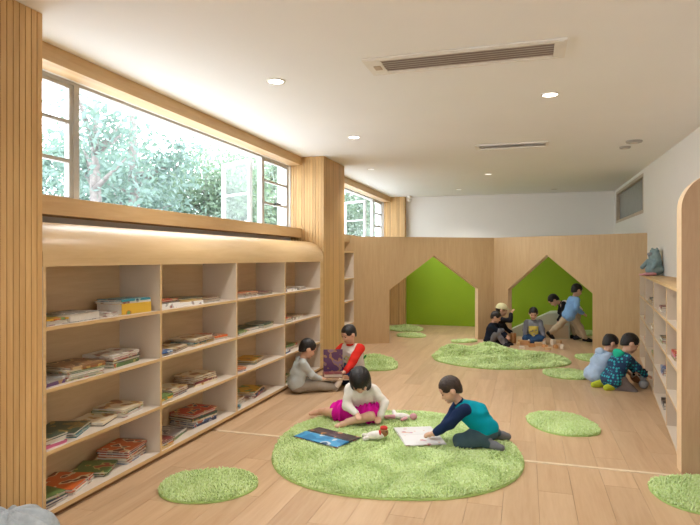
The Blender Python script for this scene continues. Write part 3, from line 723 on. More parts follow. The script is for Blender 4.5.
def hand_prims(w, d, n, thumb, s, curl=.5, fingers=True):
    d = nv(d); n = nv(np.array(n, float)-d*(np.array(n, float)@d)); side = nv(np.cross(d, n))*thumb
    P = []
    for i, (off, ln) in enumerate(((.019, .034), (.0065, .039), (-.0065, .036), (-.018, .028))):
        k0 = w+side*off*.5*s+d*.006*s; k1 = w+side*off*s+d*.046*s
        P.append(capsule(k0, .0115*s, k1, .0095*s))
        a = curl*(.55+.1*i); c_ = k1; dd = d
        for j, fr in enumerate((.45, .32, .25)):
            dd = nv(dd*math.cos(a*.8)+n*math.sin(a*.8)) if j else nv(d*math.cos(a*.5)+n*math.sin(a*.5))
            e = c_+dd*ln*fr*s*1.05; P.append(capsule(c_, (.0078-.0007*j)*s, e, (.0072-.0007*j)*s)); c_ = e
    b = w+side*.014*s+d*.014*s; m_ = b+nv(side*.8+d*.7+n*.3)*.022*s; e = m_+nv(side*.25+d*.9+n*.35)*.020*s
    P += [capsule(b, .0105*s, m_, .0085*s), capsule(m_, .0082*s, e, .0066*s)]
    return P
def kid(label, loc, F, s, pose, top, pants, shoes=None, sleeve=None, hair='short', hairm=None, skin=None, vox=.006, extra=None, trouser_end=.97, skirt=None, hs=1.0, hem=0, shoe_e=.007):
    skin = skin or SKIN; hairm = hairm or HAIR; g = pose.get
    rz = math.atan2(-F[0], F[1])
    q3 = lambda v: np.array(v, float)*s
    pel = q3(g('pelvis', (0, 0, .085))); up = nv(g('spine', (0, .1, 1))); tw = R(g('twist', 0))
    r0 = np.array((1., 0, 0)); r1 = np.array((math.cos(tw), math.sin(tw), 0)); r1 = nv(r1-up*(r1@up)); fw = np.cross(up, r1)
    bend = np.array(g('bend', (0, 0, 0)), float)*s
    mid = pel+up*.145*s-bend; shc = pel+up*.285*s
    hipR, hipL = pel+r0*.058*s, pel-r0*.058*s
    shR, shL = shc+r1*.110*s-up*.014*s, shc-r1*.110*s-up*.014*s
    nk = nv(g('neck', up)); face = nv(g('face', fw)); hc = shc+nk*(.055+.10*hs)*s
    hu = nv(nk-face*(nk@face)); hr = np.cross(face, hu)
    if g('roll'):
        a = R(g('roll')); hu, hr = hu*math.cos(a)+hr*math.sin(a), hr*math.cos(a)-hu*math.sin(a)
    HF = np.stack([hr, face, hu]); sh = s*hs; hp = lambda x, y, z: hc+(hr*x+face*y+hu*z)*sh
    elR, wrR = ik(shR, q3(pose['rw']), .165*s, .15*s, g('re', (.6, -.6, -.5)))
    elL, wrL = ik(shL, q3(pose['lw']), .165*s, .15*s, g('le', (-.6, -.6, -.5)))
    knR, anR = ik(hipR, q3(pose['ra']), .235*s, .225*s, g('rk', (.3, .5, 1)))
    knL, anL = ik(hipL, q3(pose['la']), .235*s, .225*s, g('lk', (-.3, .5, 1)))
    hdR = nv(g('rhd', wrR-elR)); hdL = nv(g('lhd', wrL-elL)); toR = nv(g('rt', (0, 1, -.1))); toL = nv(g('lt', (0, 1, -.1)))
    def torso(e=0):
        return [capsule(hipR, (.074+e)*s, hipL, (.074+e)*s), capsule(mid+r0*.042*s, (.071+e)*s, mid-r0*.042*s, (.071+e)*s),
                capsule(pel, (.075+e)*s, mid, (.075+e)*s), capsule(mid, (.078+e)*s, shc-up*.06*s, (.075+e)*s),
                capsule(shc-up*.075*s+r1*.058*s, (.067+e)*s, shc-up*.075*s-r1*.058*s, (.067+e)*s), capsule(shR*.9+shL*.1, (.036+e)*s, shL*.9+shR*.1, (.036+e)*s)]
    def arm(sh, el, wr, e=0, end=1.0):
        w2 = el+(wr-el)*end
        return [capsule(sh, (.040+e)*s, el, (.031+e)*s), capsule(el, (.031+e)*s, w2, (.031-.010*end+e)*s)]
    def leg(hp_, kn, an, e=0, end=1.0):
        a2 = kn+(an-kn)*end
        return [capsule(hp_, (.066+e)*s, kn, (.044+e)*s), capsule(kn, (.044+e)*s, (kn+an)/2+nv(np.cross(an-kn, r0))*.006*s, (.040+e)*s), capsule((kn+an)/2, (.039+e)*s, a2, (.029+e)*s)]
    def foot(an, to, e=0):
        heel = an-to*.028*s; hd = np.array((0, 0, -1.))
        dn = nv(np.array((0, 0, -1.))-to*(np.array((0, 0, -1.))@to))*.018*s if abs(to[2]) < .8 else np.zeros(3)
        return [capsule(heel+dn*.6, (.026+e)*s, an+to*.05*s+dn*.7, (.027+e)*s), capsule(an+to*.045*s+dn*.8, (.027+e)*s, an+to*.098*s+dn*1.1, (.022+e)*s)]
    # body: one continuous skin
    P = torso()+arm(shR, elR, wrR)+arm(shL, elL, wrL)+leg(hipR, knR, anR)+leg(hipL, knL, anL)+foot(anR, toR)+foot(anL, toL)
    P += [capsule(shc-up*.01*s, .038*s, hc-hu*.05*s-face*.012*s, .034*s)]
    P += [ell(hp(0, -.010, .022), np.array((.074, .090, .080))*sh, HF), ell(hp(0, .020, -.034), np.array((.058, .060, .064))*sh, HF),
          ell(hp(.030, .048, -.036), np.array((.026, .026, .026))*sh, HF), ell(hp(-.030, .048, -.036), np.array((.026, .026, .026))*sh, HF),
          ell(hp(0, .058, -.082), np.array((.022, .020, .016))*sh, HF), ell(hp(0, .060, .030), np.array((.045, .022, .03))*sh, HF)]
    P2 = [capsule(hp(0, .076, -.008), .007*sh, hp(0, .088, -.030), .0105*sh), ell(hp(.011, .080, -.033), np.array((.008,)*3)*sh), ell(hp(-.011, .080, -.033), np.array((.008,)*3)*sh)]
    for sg in (1, -1): P2.append(ell(hp(.074*sg, -.008, -.012), np.array((.011, .020, .028))*sh, HF))
    nR = np.array(g('rn', (0, 0, -1)), float); nL = np.array(g('ln', (0, 0, -1)), float)
    P2 += hand_prims(wrR, hdR, nR, g('rthumb', 1), s, g('curl', .6))+hand_prims(wrL, hdL, nL, g('lthumb', -1), s, g('curl', .6))
    if shoes is None:
        for an, to in ((anR, toR), (anL, toL)):
            lat = nv(np.cross(to, (0, 0, 1.))) if abs(to[2]) < .9 else r0
            for i in range(5): P2.append(capsule(an+to*.10*s+lat*(.018-.009*i)*s-np.array((0, 0, .018))*s, .0085*s, an+to*(.118-.004*abs(i-1))*s+lat*(.020-.010*i)*s-np.array((0, 0, .020))*s, .0075*s))
    body = implicit('person', P+P2, skin, .014*s, vox*.85)
    body.location = loc; body.rotation_euler = (0, 0, rz); tag(body, label, 'person')
    # clothes
    hb = pel+(up*(.022-hem)-fw*(.012+.25*hem))*s
    hemp = [capsule(hb+r0*.052*s, (.092+.1*hem)*s, hb-r0*.052*s, (.092+.1*hem)*s)]
    hemp += [capsule(hb+r0*q*s, (.090+.1*hem)*s, shc-up*.075*s+r1*q*s, .080*s) for q in (-.050, .050)]
    wk = wrinkle(.0052*s, 40/s, sum(map(ord, label)) % 7)
    if sleeve is None:
        implicit('shirt', torso(.010)[1:]+hemp+arm(shR, elR, wrR, .011, .9)+arm(shL, elL, wrL, .011, .9), top, .022*s, vox, wk, body)
    else:
        implicit('shirt', torso(.010)[1:]+hemp, top, .022*s, vox, wk, body)
        for a in ((shR, elR, wrR), (shL, elL, wrL)): implicit('sleeve', arm(*a, .0125, .9), sleeve, .02*s, vox, wk, body)
    # collar
    implicit('collar', [capsule(shc+nk*.028*s+r1*.036*s*math.cos(t)+fw*.036*s*math.sin(t), .009*s, shc+nk*.028*s+r1*.036*s*math.cos(t+.53)+fw*.036*s*math.sin(t+.53), .009*s) for t in np.arange(0, 6.28, .5236)], sleeve or top, .01*s, vox*.8, None, body)
    if skirt is not None: skirt(body, s, pel, hipR, hipL, knR, knL)
    else:
        implicit('trousers', [capsule(hipR, .083*s, hipL, .083*s)]+leg(hipR, knR, anR, .011, trouser_end)+leg(hipL, knL, anL, .011, trouser_end), pants, .02*s, vox, wk, body)
    if shoes is not None:
        for an, to in ((anR, toR), (anL, toL)): implicit('shoe', foot(an, to, shoe_e)+[capsule(an-to*.01*s, .034*s, an+(0, 0, .012*s), .032*s)], shoes, .012*s, vox*.9, None, body)
    # face details
    for sg in (1, -1):
        implicit('eye', [ell(hp(.030*sg, .076, -.002), np.array((.0125, .006, .0048))*sh, HF)], EYE, .004, .0025, None, body, 0)
        implicit('eyebrow', [capsule(hp(.018*sg, .0805, .017), .0030*sh, hp(.044*sg, .071, .018), .0024*sh)], hairm, .004, .0025, None, body, 0)
    implicit('mouth', [capsule(hp(-.013, .077, -.060), .0045*sh, hp(.013, .077, -.060), .0045*sh)], LIP, .004, .0028, None, body, 0)
    # hair
    iv = lambda X, Y, Z: [((X-hc[0])*a[0]+(Y-hc[1])*a[1]+(Z-hc[2])*a[2])/sh for a in (hr, face, hu)]
    if hair == 'short':
        def cut(X, Y, Z, D):
            x, y, z = iv(X, Y, Z); line = -.018+.72*y+.010*np.cos(x*60)*(y > .02)
            line = np.where((np.abs(x) > .062) & (y > -.03) & (y < .035), np.maximum(line, .002), line)
            D = D+.0018*sh*np.sin(x*230+3*np.sin(z*90))*np.sin(y*190+2*np.sin(x*110))
            return np.maximum(D, (line-z)*sh*.88)
        implicit('hair', [ell(hp(0, -.012, .027), np.array((.0785, .094, .0855))*sh, HF), ell(hp(0, -.030, -.022), np.array((.066, .068, .066))*sh, HF)], hairm, .02*sh, .0045, cut, body)
    elif hair == 'bob':
        def cut(X, Y, Z, D):
            x, y, z = iv(X, Y, Z)
            face_w = np.minimum(np.minimum(y-.028, .054-np.abs(x)), .030-z)
            D = D+.0016*sh*np.sin(np.arctan2(x, y)*42)
            D = np.maximum(D, face_w*sh); D = np.maximum(D, (-.125-z)*sh)
            neck = np.minimum(.050-np.sqrt(x*x+(y+.005)**2), -.03-z); return np.maximum(D, neck*sh)
        implicit('hair', [ell(hp(0, -.012, .024), np.array((.088, .102, .092))*sh, HF), capsule(hp(-.03, -.015, -.02), .062*sh, hp(-.034, -.01, -.105), .056*sh), capsule(hp(.03, -.015, -.02), .062*sh, hp(.034, -.01, -.105), .056*sh), capsule(hp(0, -.035, -.0), .066*sh, hp(0, -.03, -.085), .060*sh)], hairm, .02*sh, .0045, cut, body)
    if extra: extra(body, hp, HF, sh, shc, up, r1, fw)
    return body
CL = {k: cloth(k, v) for k, v in {'light_grey': (.43, .46, .44), 'khaki_grey': (.30, .26, .21), 'red': (.62, .03, .02), 'white': (.78, .74, .68), 'teal': (.0, .27, .36), 'navy': (.012, .025, .075),
     'slate': (.055, .095, .12), 'dark_navy': (.010, .014, .026), 'grey': (.16, .16, .18), 'jeans': (.03, .07, .15), 'khaki': (.46, .37, .25), 'sky': (.20, .37, .62), 'pale_blue': (.38, .50, .66), 'taupe': (.16, .13, .12), 'black': (.015, .015, .018),
     'magenta': (.62, .01, .30), 'lime_shoe': (.42, .48, .04), 'green_hood': (.02, .42, .26), 'cream_cap': (.66, .62, .36)}.items()}
CL['raglan'] = print_front('raglan_print', (.66, .60, .54), [(.03, .10, .20), (.05, .16, .26), (.6, .5, .2), (.65, .6, .55)], .16, .31, .062, 16)
CL['yellowprint'] = print_front('yellow_print', (.22, .23, .25), [(.66, .52, .10), (.66, .52, .10), (.66, .52, .10), (.25, .24, .2)], .12, .28, .075, 20)
CL['polka'] = dots('polka_cloth', (.006, .035, .10), (.02, .36, .42))

# 1 grey-shirted boy, legs stretched out, back to the big bookcase
kid('child in pale grey top sitting with legs stretched out beside the big bookcase', (-2.285, 5.575, 0), (.84, .55), .88,
    dict(pelvis=(0, 0, .088), spine=(.0, .20, 1), bend=(0, .02, 0), neck=(.0, .52, 1), face=(-.05, 1, -.50), rw=(.06, .27, .155), lw=(-.05, .26, .15), re=(.7, -.3, -.6), le=(-.7, -.3, -.6), rhd=(-.3, 1, -.1), lhd=(.3, 1, -.1),
         ra=(.07, .46, .045), la=(-.10, .45, .045), rk=(.1, 0, 1), lk=(-.3, 0, 1), rt=(.25, .5, .85), lt=(-.25, .5, .85)), CL['light_grey'], CL['khaki_grey'], CL['white'], vox=.006, hs=1.08)
# 2 boy in red raglan
kid('child with red sleeves sitting cross-legged and holding up a purple book', (-1.875, 6.235, 0), (-.22, -.97), 1.05,
    dict(pelvis=(0, 0, .09), spine=(.06, .05, 1), neck=(.06, .22, 1), face=(.38, .9, -.42), rw=(.205, .165, .325), lw=(-.05, .25, .15), re=(.5, -.3, -.7), le=(-.9, -.1, -.3), rhd=(.1, .8, -.35), lhd=(.5, .8, -.2),
         ra=(-.07, .17, .045), la=(.09, .24, .045), rk=(1, .4, .25), lk=(-1, .4, .25), rt=(-.9, .3, -.1), lt=(.9, .3, -.1)), CL['raglan'], CL['navy'], None, CL['red'], vox=.006, hs=.92)
# 3 girl with pink skirt
def skirt_fn(body, s, pel, hipR, hipL, knR, knL):
    mat = CL['magenta']
    def ruff(X, Y, Z, D):
        a = np.arctan2(Y-pel[1], X-pel[0]); r_ = np.hypot(X-pel[0], Y-pel[1])
        return np.maximum(D-.012*np.sin(a*19+2.5*np.sin(r_*40))*np.clip((r_-.05)/.12, 0, 1), (.006-Z))
    implicit('skirt', [ell(pel+np.array((0, .01, -.012)), (.175, .155, .075)), capsule(hipR, .094, hipR+(knR-hipR)*.70, .090), capsule(hipL, .094, hipL+(knL-hipL)*.58, .090), ell(pel+np.array((0, -.02, .03)), (.10, .09, .075)), ell(pel+np.array((.10, -.0, -.03)), (.12, .13, .055))], mat, .04, .0055, ruff, body)
kid('child in cream top and magenta skirt sitting on the big round rug', (-1.34, 4.74, .026), (.16, -.99), .87,
    dict(pelvis=(0, 0, .088), spine=(-.02, .50, .87), bend=(0, .03, -.02), neck=(-.02, .86, .62), face=(-.02, .55, -.75), rw=(.02, .27, .115), lw=(-.185, .20, .075), re=(.7, -.3, -.3), le=(-.8, -.3, -.2), rhd=(-.35, .9, -.3), lhd=(.15, 1, -.3),
         ra=(.43, -.05, .045), la=(.11, .28, .042), rk=(.1, 1, .05), lk=(-1, .4, .2), rt=(.95, -.1, -.12), lt=(.85, .5, -.1)), CL['white'], None, None, hair='bob', hs=1.12, vox=.0055, skirt=skirt_fn)
# 4 teal boy
kid('kneeling child in teal top with navy sleeves pointing at an open book', (-.305, 4.36, .024), (-.956, -.292), .90,
    dict(pelvis=(0, -.02, .120), spine=(0, .72, .70), bend=(0, .03, -.03), neck=(0, .55, .82), face=(.0, .86, -.50), rw=(.06, .36, .08), lw=(-.055, .445, .075), re=(.5, -.5, .0), le=(-.5, -.6, -.1), rhd=(0, .9, -.25), lhd=(.1, 1, -.2),
         ra=(.10, -.14, .058), la=(-.125, -.02, .050), rk=(.25, 1, -.45), lk=(-.25, 1, -.45), rt=(.1, -.95, -.12), lt=(-.45, -.8, -.08)), CL['teal'], CL['slate'], CL['grey'], CL['navy'], hairm=HAIRB, vox=.0055)
# 5 navy boy hugging his knees
kid('child in dark navy top sitting with knees up against the partition fold', (-.545, 9.56, 0), (.98, -.18), .88,
    dict(pelvis=(0, 0, .088), spine=(0, .12, 1), neck=(0, .45, 1), face=(-.1, 1, -.45), rw=(.07, .28, .17), lw=(-.06, .28, .17), re=(.8, -.2, -.5), le=(-.8, -.2, -.5),
         ra=(.09, .25, .045), la=(-.08, .27, .045), rk=(.1, .2, 1), lk=(-.1, .2, 1), rt=(.1, 1, -.1), lt=(-.1, 1, -.1)), CL['dark_navy'], CL['grey'], CL['black'], vox=.008)
# 6 child with pale cap behind him
def cap_fn(body, hp, HF, s, shc, up, r1, fw):
    def cut(X, Y, Z, D):
        c0 = hp(0, 0, 0); z = ((X-c0[0])*HF[2][0]+(Y-c0[1])*HF[2][1]+(Z-c0[2])*HF[2][2])/s
        return np.maximum(D, (.012-z)*s)
    implicit('cap', [ell(hp(0, -.008, .03), np.array((.086, .100, .088))*s, HF)], CL['cream_cap'], .01, .006, cut, body)
    implicit('cap_brim', [ell(hp(0, .10, .028), np.array((.045, .035, .006))*s, HF)], CL['cream_cap'], .01, .005, None, body)
kid('child in pale cap and dark clothes reaching up to the partition edge', (-.44, 9.86, 0), (.90, .15), .98,
    dict(pelvis=(0, 0, .115), spine=(0, .10, 1), neck=(0, .2, 1), face=(.1, 1, -.15), rw=(.10, .20, .50), lw=(-.06, .22, .16), re=(.8, .2, -.5), le=(-.8, -.2, -.5), rhd=(0, .4, .9),
         ra=(.08, -.12, .05), la=(-.08, -.12, .05), rk=(.3, 1, 0), lk=(-.3, 1, 0), rt=(0, -.95, -.15), lt=(0, -.95, -.15)), CL['black'], CL['black'], CL['black'], vox=.008, extra=cap_fn)
# 7 boy facing the blocks
kid('child in grey top with yellow print sitting cross-legged behind wooden blocks', (.115, 10.02, 0), (.05, -1), .93,
    dict(pelvis=(0, 0, .088), spine=(0, .06, 1), neck=(0, .25, 1), face=(.05, .95, -.45), rw=(.16, .20, .10), lw=(-.17, .22, .10), re=(.7, -.4, -.4), le=(-.7, -.4, -.4), rhd=(-.3, .9, -.3), lhd=(.3, .9, -.3),
         ra=(-.08, .20, .045), la=(.09, .26, .045), rk=(1, .5, .2), lk=(-1, .5, .2), rt=(-.9, .3, -.1), lt=(.9, .3, -.1)), CL['yellowprint'], CL['jeans'], CL['white'], CL['grey'], vox=.008)
# 8 bending child in white vest with black sleeves
kid('child in white vest with black sleeves bending over the pale wedge', (.84, 10.62, 0), (-.99, -.1), .97,
    dict(pelvis=(0, 0, .50), spine=(0, .80, .42), neck=(0, .88, .35), face=(0, .60, -.75), rw=(.08, .33, .33), lw=(-.09, .33, .34), re=(.3, -.6, .1), le=(-.3, -.6, .1), rhd=(0, .2, -1), lhd=(0, .2, -1), rn=(0, -1, 0), ln=(0, -1, 0),
         ra=(.07, .02, .055), la=(-.07, -.04, .055), rk=(0, 1, .1), lk=(0, 1, .1), rt=(.1, 1, -.1), lt=(-.1, 1, -.1)), CL['white'], CL['khaki'], CL['black'], CL['black'], vox=.008)
# 9 striding child
kid('striding child in sky-blue shirt and khaki trousers inside the opening', (.70, 10.12, 0), (.93, .36), .97,
    dict(pelvis=(0, 0, .475), spine=(.02, .22, 1), neck=(0, .35, 1), face=(-.1, 1, -.35), rw=(.16, .14, .52), lw=(-.14, .20, .55), re=(.4, -.8, -.2), le=(-.4, -.8, -.2),
         ra=(.07, .24, .06), la=(-.10, -.34, .13), rk=(0, 1, .2), lk=(0, 1, .1), rt=(.05, 1, -.1), lt=(0, .75, -.65)), CL['sky'], CL['khaki'], CL['black'], vox=.008, hem=.03)
# 10 child in pale blue jacket
def bun_fn(body, hp, HF, s, shc, up, r1, fw):
    implicit('hair_bun', [ell(hp(-.075, -.03, .06), np.array((.042, .042, .048))*s, HF)], HAIR, .01, .006, None, body)
    implicit('hood', [ell(shc-fw*.060*s-r1*.02*s, np.array((.080, .045, .05))*s, np.stack([r1, fw, up]))], CL['pale_blue'], .04, .007, wrinkle(.003, 60), body)
kid('squatting child in pale blue hooded jacket beside the polka-dot child', (.755, 7.00, 0), (.90, .42), .87,
    dict(pelvis=(0, 0, .11), spine=(0, .42, .9), bend=(0, .03, -.02), neck=(0, .5, .8), face=(.15, 1, -.5), rw=(.10, .38, .14), lw=(-.10, .36, .14), re=(.7, -.3, -.3), le=(-1, -.2, .1),
         ra=(.09, .07, .05), la=(-.09, .07, .05), rk=(.3, .8, .8), lk=(-.3, .8, .8), rt=(.15, 1, -.1), lt=(-.15, 1, -.1)), CL['pale_blue'], CL['taupe'], CL['grey'], hs=1.05, hem=.04, vox=.0065, extra=bun_fn)
# 11 polka-dot hoodie
def hood_fn(body, hp, HF, s, shc, up, r1, fw):
    implicit('hood', [ell(shc-fw*.058*s+up*.012*s, np.array((.085, .040, .034))*s, np.stack([r1, fw, up])), ell(shc-fw*.068*s-up*.02*s, np.array((.06, .028, .04))*s, np.stack([r1, fw, up]))], CL['green_hood'], .03, .006, wrinkle(.002, 70), body)
kid('kneeling child in navy polka-dot hoodie and lime shoes by the low bookcase', (.925, 6.74, 0), (.92, .40), .90,
    dict(pelvis=(0, -.02, .135), spine=(.05, .34, .92), bend=(0, .03, -.02), neck=(.08, .50, .85), face=(.22, 1, -.55), rw=(.10, .36, .12), lw=(-.10, .34, .14), re=(.8, -.3, -.2), le=(-.8, -.3, -.1), rhd=(0, 1, -.3), lhd=(.2, 1, -.3),
         ra=(.07, -.07, .052), la=(-.09, -.13, .052), rk=(.25, 1, .22), lk=(-.25, 1, .22), rt=(.05, -1, -.06), lt=(-.05, -1, -.06)), CL['polka'], CL['taupe'], CL['lime_shoe'], hs=1.08, hem=.06, shoe_e=.015, vox=.006, extra=hood_fn)

# ------------------------------------------------------------------ open books and held books
def open_book(name, label, corners_w, loc, rz, cover, left, right, w=.20, l=.26, lift=.03, tilt=(0, 0)):
    """a book lying open: two curved page fans over a cover; spine along local y"""
    o = empty(name, loc, rz); o.rotation_euler = (tilt[0], tilt[1], rz); tag(o, label, 'book')
    boxes('cover', [(-w-.004, w+.004, -l/2-.004, l/2+.004, 0, .0025)], cover, o)
    for sg, mt in ((-1, left), (1, right)):
        bm = bmesh.new(); n = 8; pr = []
        for i in range(n+1):
            t = i/n; pr.append((sg*(.002+t*(w-.003)), .006+lift*.5*math.sin(math.pi*min(1, t*1.25)**.6)*(1-t)+.004*(1-t)))
        poly = pr+[(pr[-1][0], .003), (pr[0][0], .003)]
        prism(bm, [(x, -l/2, z) for x, z in poly], (0, l, 0)); mesh_obj('page_block', from_bm('page_block', bm, mt), o)
    return o
def page_art(name, cols, scale, pos):
    m = art(name, cols, scale); cr = [n for n in m.node_tree.nodes if n.type == 'VALTORGB'][0]
    for e, q in zip(cr.color_ramp.elements, pos): e.position = q
    return m
pa_dark = page_art('dark_spread', [(.025, .022, .028), (.045, .035, .04), (.5, .22, .06), (.65, .5, .3)], 12, [0, .5, .63, .70])
pa_blue = page_art('blue_spread', [(.02, .20, .42), (.04, .30, .55), (.55, .62, .66), (.02, .1, .2)], 9, [0, .5, .66, .74])
pa_white = page_art('white_spread', [(.72, .72, .72), (.72, .72, .72), (.66, .36, .25), (.45, .2, .45)], 16, [0, .5, .64, .69])
open_book('open_book', 'open picture book with dark and blue pages by the magenta skirt', None, (-1.445, 4.135, .036), R(-111), BM['navy'], pa_dark, pa_blue, .145, .42, .010)
open_book('open_book', 'open white picture book under the kneeling child hand', None, (-.785, 4.37, .036), R(-66), BM['white'], pa_white, pa_white, .22, .30, .014)
# purple book standing on the floor between the two boys, and the maroon book lying open below it
b = book('large purple book held upright by the child with red sleeves', 'purple', (-2.02, 6.045, .205), 0, .21, .29, .012)
b.rotation_euler = (R(98), R(0), R(22)); b.location = (-2.03, 5.99, .255)
book('thick maroon book lying on the floor below the purple book', 'maroon', (-1.985, 5.845, .1335), R(25), .20, .15, .036)
book('wide brown picture book on the grey-shirted child legs', 'brown', (-1.955, 5.80, .118), R(25), .32, .22, .014)

# ------------------------------------------------------------------ soft toys, beanbag, blocks
PL = {k: cloth('plush_'+k, v, .12) for k, v in {'blue': (.24, .33, .35), 'white': (.70, .66, .62), 'red': (.55, .05, .04), 'pink': (.60, .30, .34), 'brown': (.30, .15, .07), 'grey': (.30, .31, .33), 'sack': (.36, .40, .42), 'dark': (.03, .03, .035), 'green': (.03, .22, .06)}.items()}
def toy(name, label, cat, loc, rz, parts):
    o = empty(name, loc, rz); tag(o, label, cat)
    for nm, prims, mat, k in parts: implicit(nm, prims, mat, k, .005, None, o)
    return o
bb = implicit('beanbag', [ell((0, 0, .12), (.26, .26, .125)), ell((.05, .06, .20), (.14, .14, .085)), ell((-.06, -.02, .21), (.13, .12, .075)), ell((.16, .02, .13), (.12, .14, .10))], PL['sack'], .06, .008,
    lambda X, Y, Z, D: np.maximum(D+.012*np.sin(np.arctan2(Y-.02, X-.02)*9+14*Z)*np.clip((Z-.04)*8, 0, 1), .002-Z))
bb.location = (-2.26, 2.02, 0); bb.scale = (.9, .9, .86); tag(bb, 'crumpled pale blue-grey beanbag at the foot of ribbed column', 'beanbag')
implicit('seam_piping', [capsule((.245*math.cos(a), .245*math.sin(a), .1), .006, (.245*math.cos(a+.3), .245*math.sin(a+.3), .1), .006) for a in np.arange(0, 6.28, .2854)], PL['grey'], .004, .006, None, bb)
toy('plush_toy', 'grey-blue plush animal sitting on the low bookcase top', 'soft toy', (1.53, 7.95, 1.182), R(110), [
    ('body', [ell((0, 0, .075), (.115, .105, .075)), ell((.0, 0, .16), (.092, .085, .07)), ell((.0, .0, .24), (.075, .07, .06)), ell((0, .0, .30), (.055, .055, .035))], PL['blue'], .02),
    ('ear', [ell((.05, 0, .325), (.022, .014, .022))], PL['blue'], .01), ('ear', [ell((-.05, 0, .325), (.022, .014, .022))], PL['blue'], .01),
    ('arm', [capsule((.09, .03, .18), .028, (.12, .09, .10), .026)], PL['blue'], .01), ('arm', [capsule((-.09, .03, .18), .028, (-.12, .09, .10), .026)], PL['blue'], .01),
    ('muzzle', [ell((0, .06, .265), (.035, .03, .025))], PL['grey'], .01)])
toy('plush_toy', 'small pink cloth toy lying by the plush animal', 'soft toy', (1.42, 7.74, 1.182), R(20), [('body', [ell((0, 0, .022), (.07, .04, .022)), ell((.07, .01, .022), (.04, .03, .02))], PL['pink'], .02), ('arm', [capsule((-.03, .03, .018), .014, (-.06, .07, .014), .012)], PL['pink'], .01)])
toy('plush_toy', 'red and white plush toy lying beside the dark open book', 'soft toy', (-1.075, 4.21, .032), R(15), [
    ('body', [ell((0, 0, .032), (.058, .040, .032)), ell((-.05, -.01, .028), (.035, .03, .026))], PL['white'], .02), ('head', [ell((.05, .01, .05), (.036, .034, .034))], PL['brown'], .01),
    ('hat', [ell((.052, .012, .082), (.030, .028, .018))], PL['red'], .01), ('scarf', [ell((.022, .0, .045), (.014, .036, .026))], PL['red'], .01), ('leg', [capsule((-.06, .02, .022), .016, (-.10, .035, .018), .016)], PL['white'], .01), ('leg', [capsule((-.06, -.02, .022), .016, (-.095, -.05, .018), .016)], PL['white'], .01),
    ('eye', [ell((.075, -.012, .06), (.006, .006, .006))], PL['dark'], .005), ('eye', [ell((.068, -.02, .062), (.006, .006, .006))], PL['dark'], .005)])
toy('plush_toy', 'limp white and pink cloth doll beside the magenta skirt', 'soft toy', (-1.01, 4.80, .032), R(5), [
    ('body', [ell((0, 0, .025), (.07, .035, .025)), capsule((-.05, .01, .02), .02, (-.08, .09, .035), .018)], PL['white'], .02), ('head', [ell((.10, -.005, .028), (.032, .03, .028))], PL['pink'], .01),
    ('leg', [capsule((-.06, -.01, .02), .018, (-.13, -.03, .018), .016)], PL['pink'], .01), ('arm', [capsule((.04, -.03, .018), .014, (.01, -.075, .014), .012)], PL['pink'], .01)])
toy('plush_toy', 'brown plush ball with white face beside the polka-dot child', 'soft toy', (1.20, 7.10, .002), R(160), [
    ('body', [ell((0, 0, .075), (.085, .08, .075))], PL['brown'], .02), ('face', [ell((.03, .058, .10), (.040, .024, .042)), ell((-.03, .058, .10), (.040, .024, .042))], PL['white'], .01),
    ('eye', [ell((.028, .082, .105), (.014, .009, .016))], PL['dark'], .005), ('eye', [ell((-.028, .082, .105), (.014, .009, .016))], PL['dark'], .005), ('ear', [ell((.06, 0, .145), (.022, .014, .024))], PL['dark'], .01), ('ear', [ell((-.06, 0, .145), (.022, .014, .024))], PL['dark'], .01)])
toy('plush_toy', 'grey plush toy slumped against the low bookcase', 'soft toy', (1.205, 6.80, .002), R(120), [('body', [ell((0, 0, .05), (.04, .055, .05))], PL['grey'], .02), ('head', [ell((0, .01, .12), (.036, .036, .036))], PL['grey'], .01), ('ear', [capsule((.02, 0, .14), .012, (.035, -.01, .19), .010)], PL['dark'], .01), ('ear', [capsule((-.02, 0, .14), .012, (-.035, -.01, .19), .010)], PL['dark'], .01)])
toy('plush_toy', 'small dark green plush toy behind the red-sleeved child', 'soft toy', (-1.93, 6.76, .002), R(30), [('body', [ell((0, 0, .10), (.045, .045, .10))], PL['green'], .02), ('head', [ell((0, .0, .22), (.04, .036, .036))], PL['green'], .01), ('arm', [capsule((.03, 0, .17), .014, (.06, .0, .20), .012)], PL['green'], .01), ('arm', [capsule((-.03, 0, .17), .014, (-.06, .0, .14), .012)], PL['green'], .01)])
# wedge of pale foam behind the opening
M['foam'] = plain('pale_foam_vinyl', (.50, .54, .42), .5, .02, 4); M['foamside'] = plain('beige_foam_side', (.52, .42, .28), .6, .03, 6)
bm = bmesh.new(); d = Vector((.93, -.12, 0)); dn = Vector((.93, -.12, 0)).normalized(); nn = Vector((-dn.y, dn.x, 0))
o0 = Vector((-.29, 10.72, .001)); prof = [(0, 0), (1.02, 0), (1.02, .30), (.80, .44), (.66, .43), (0, .10)]
fs = prism(bm, [tuple(o0+dn*a+Vector((0, 0, z))) for a, z in prof], nn*.55)
for i, f_ in enumerate(fs):
    if i < 2: f_.material_index = 0
wd = mesh_obj('foam_wedge', from_bm('foam_wedge', bm, M['foam'])); tag(wd, 'pale foam climbing wedge behind the child with yellow print', 'wedge')
boxes('end_block', [(.60, 1.0, -.012, -.001, .01, .235)], M['foamside'], wd, loc=tuple(o0), rz=math.atan2(dn.y, dn.x))
WB = [wood('block_maple', (.62, .40, .20), (.72, .50, .28), 'x', .5, 4, rand=1), wood('block_beech', (.50, .24, .09), (.60, .32, .14), 'x', .5, 4, rand=1), plain('block_pale', (.74, .66, .54), .5)]
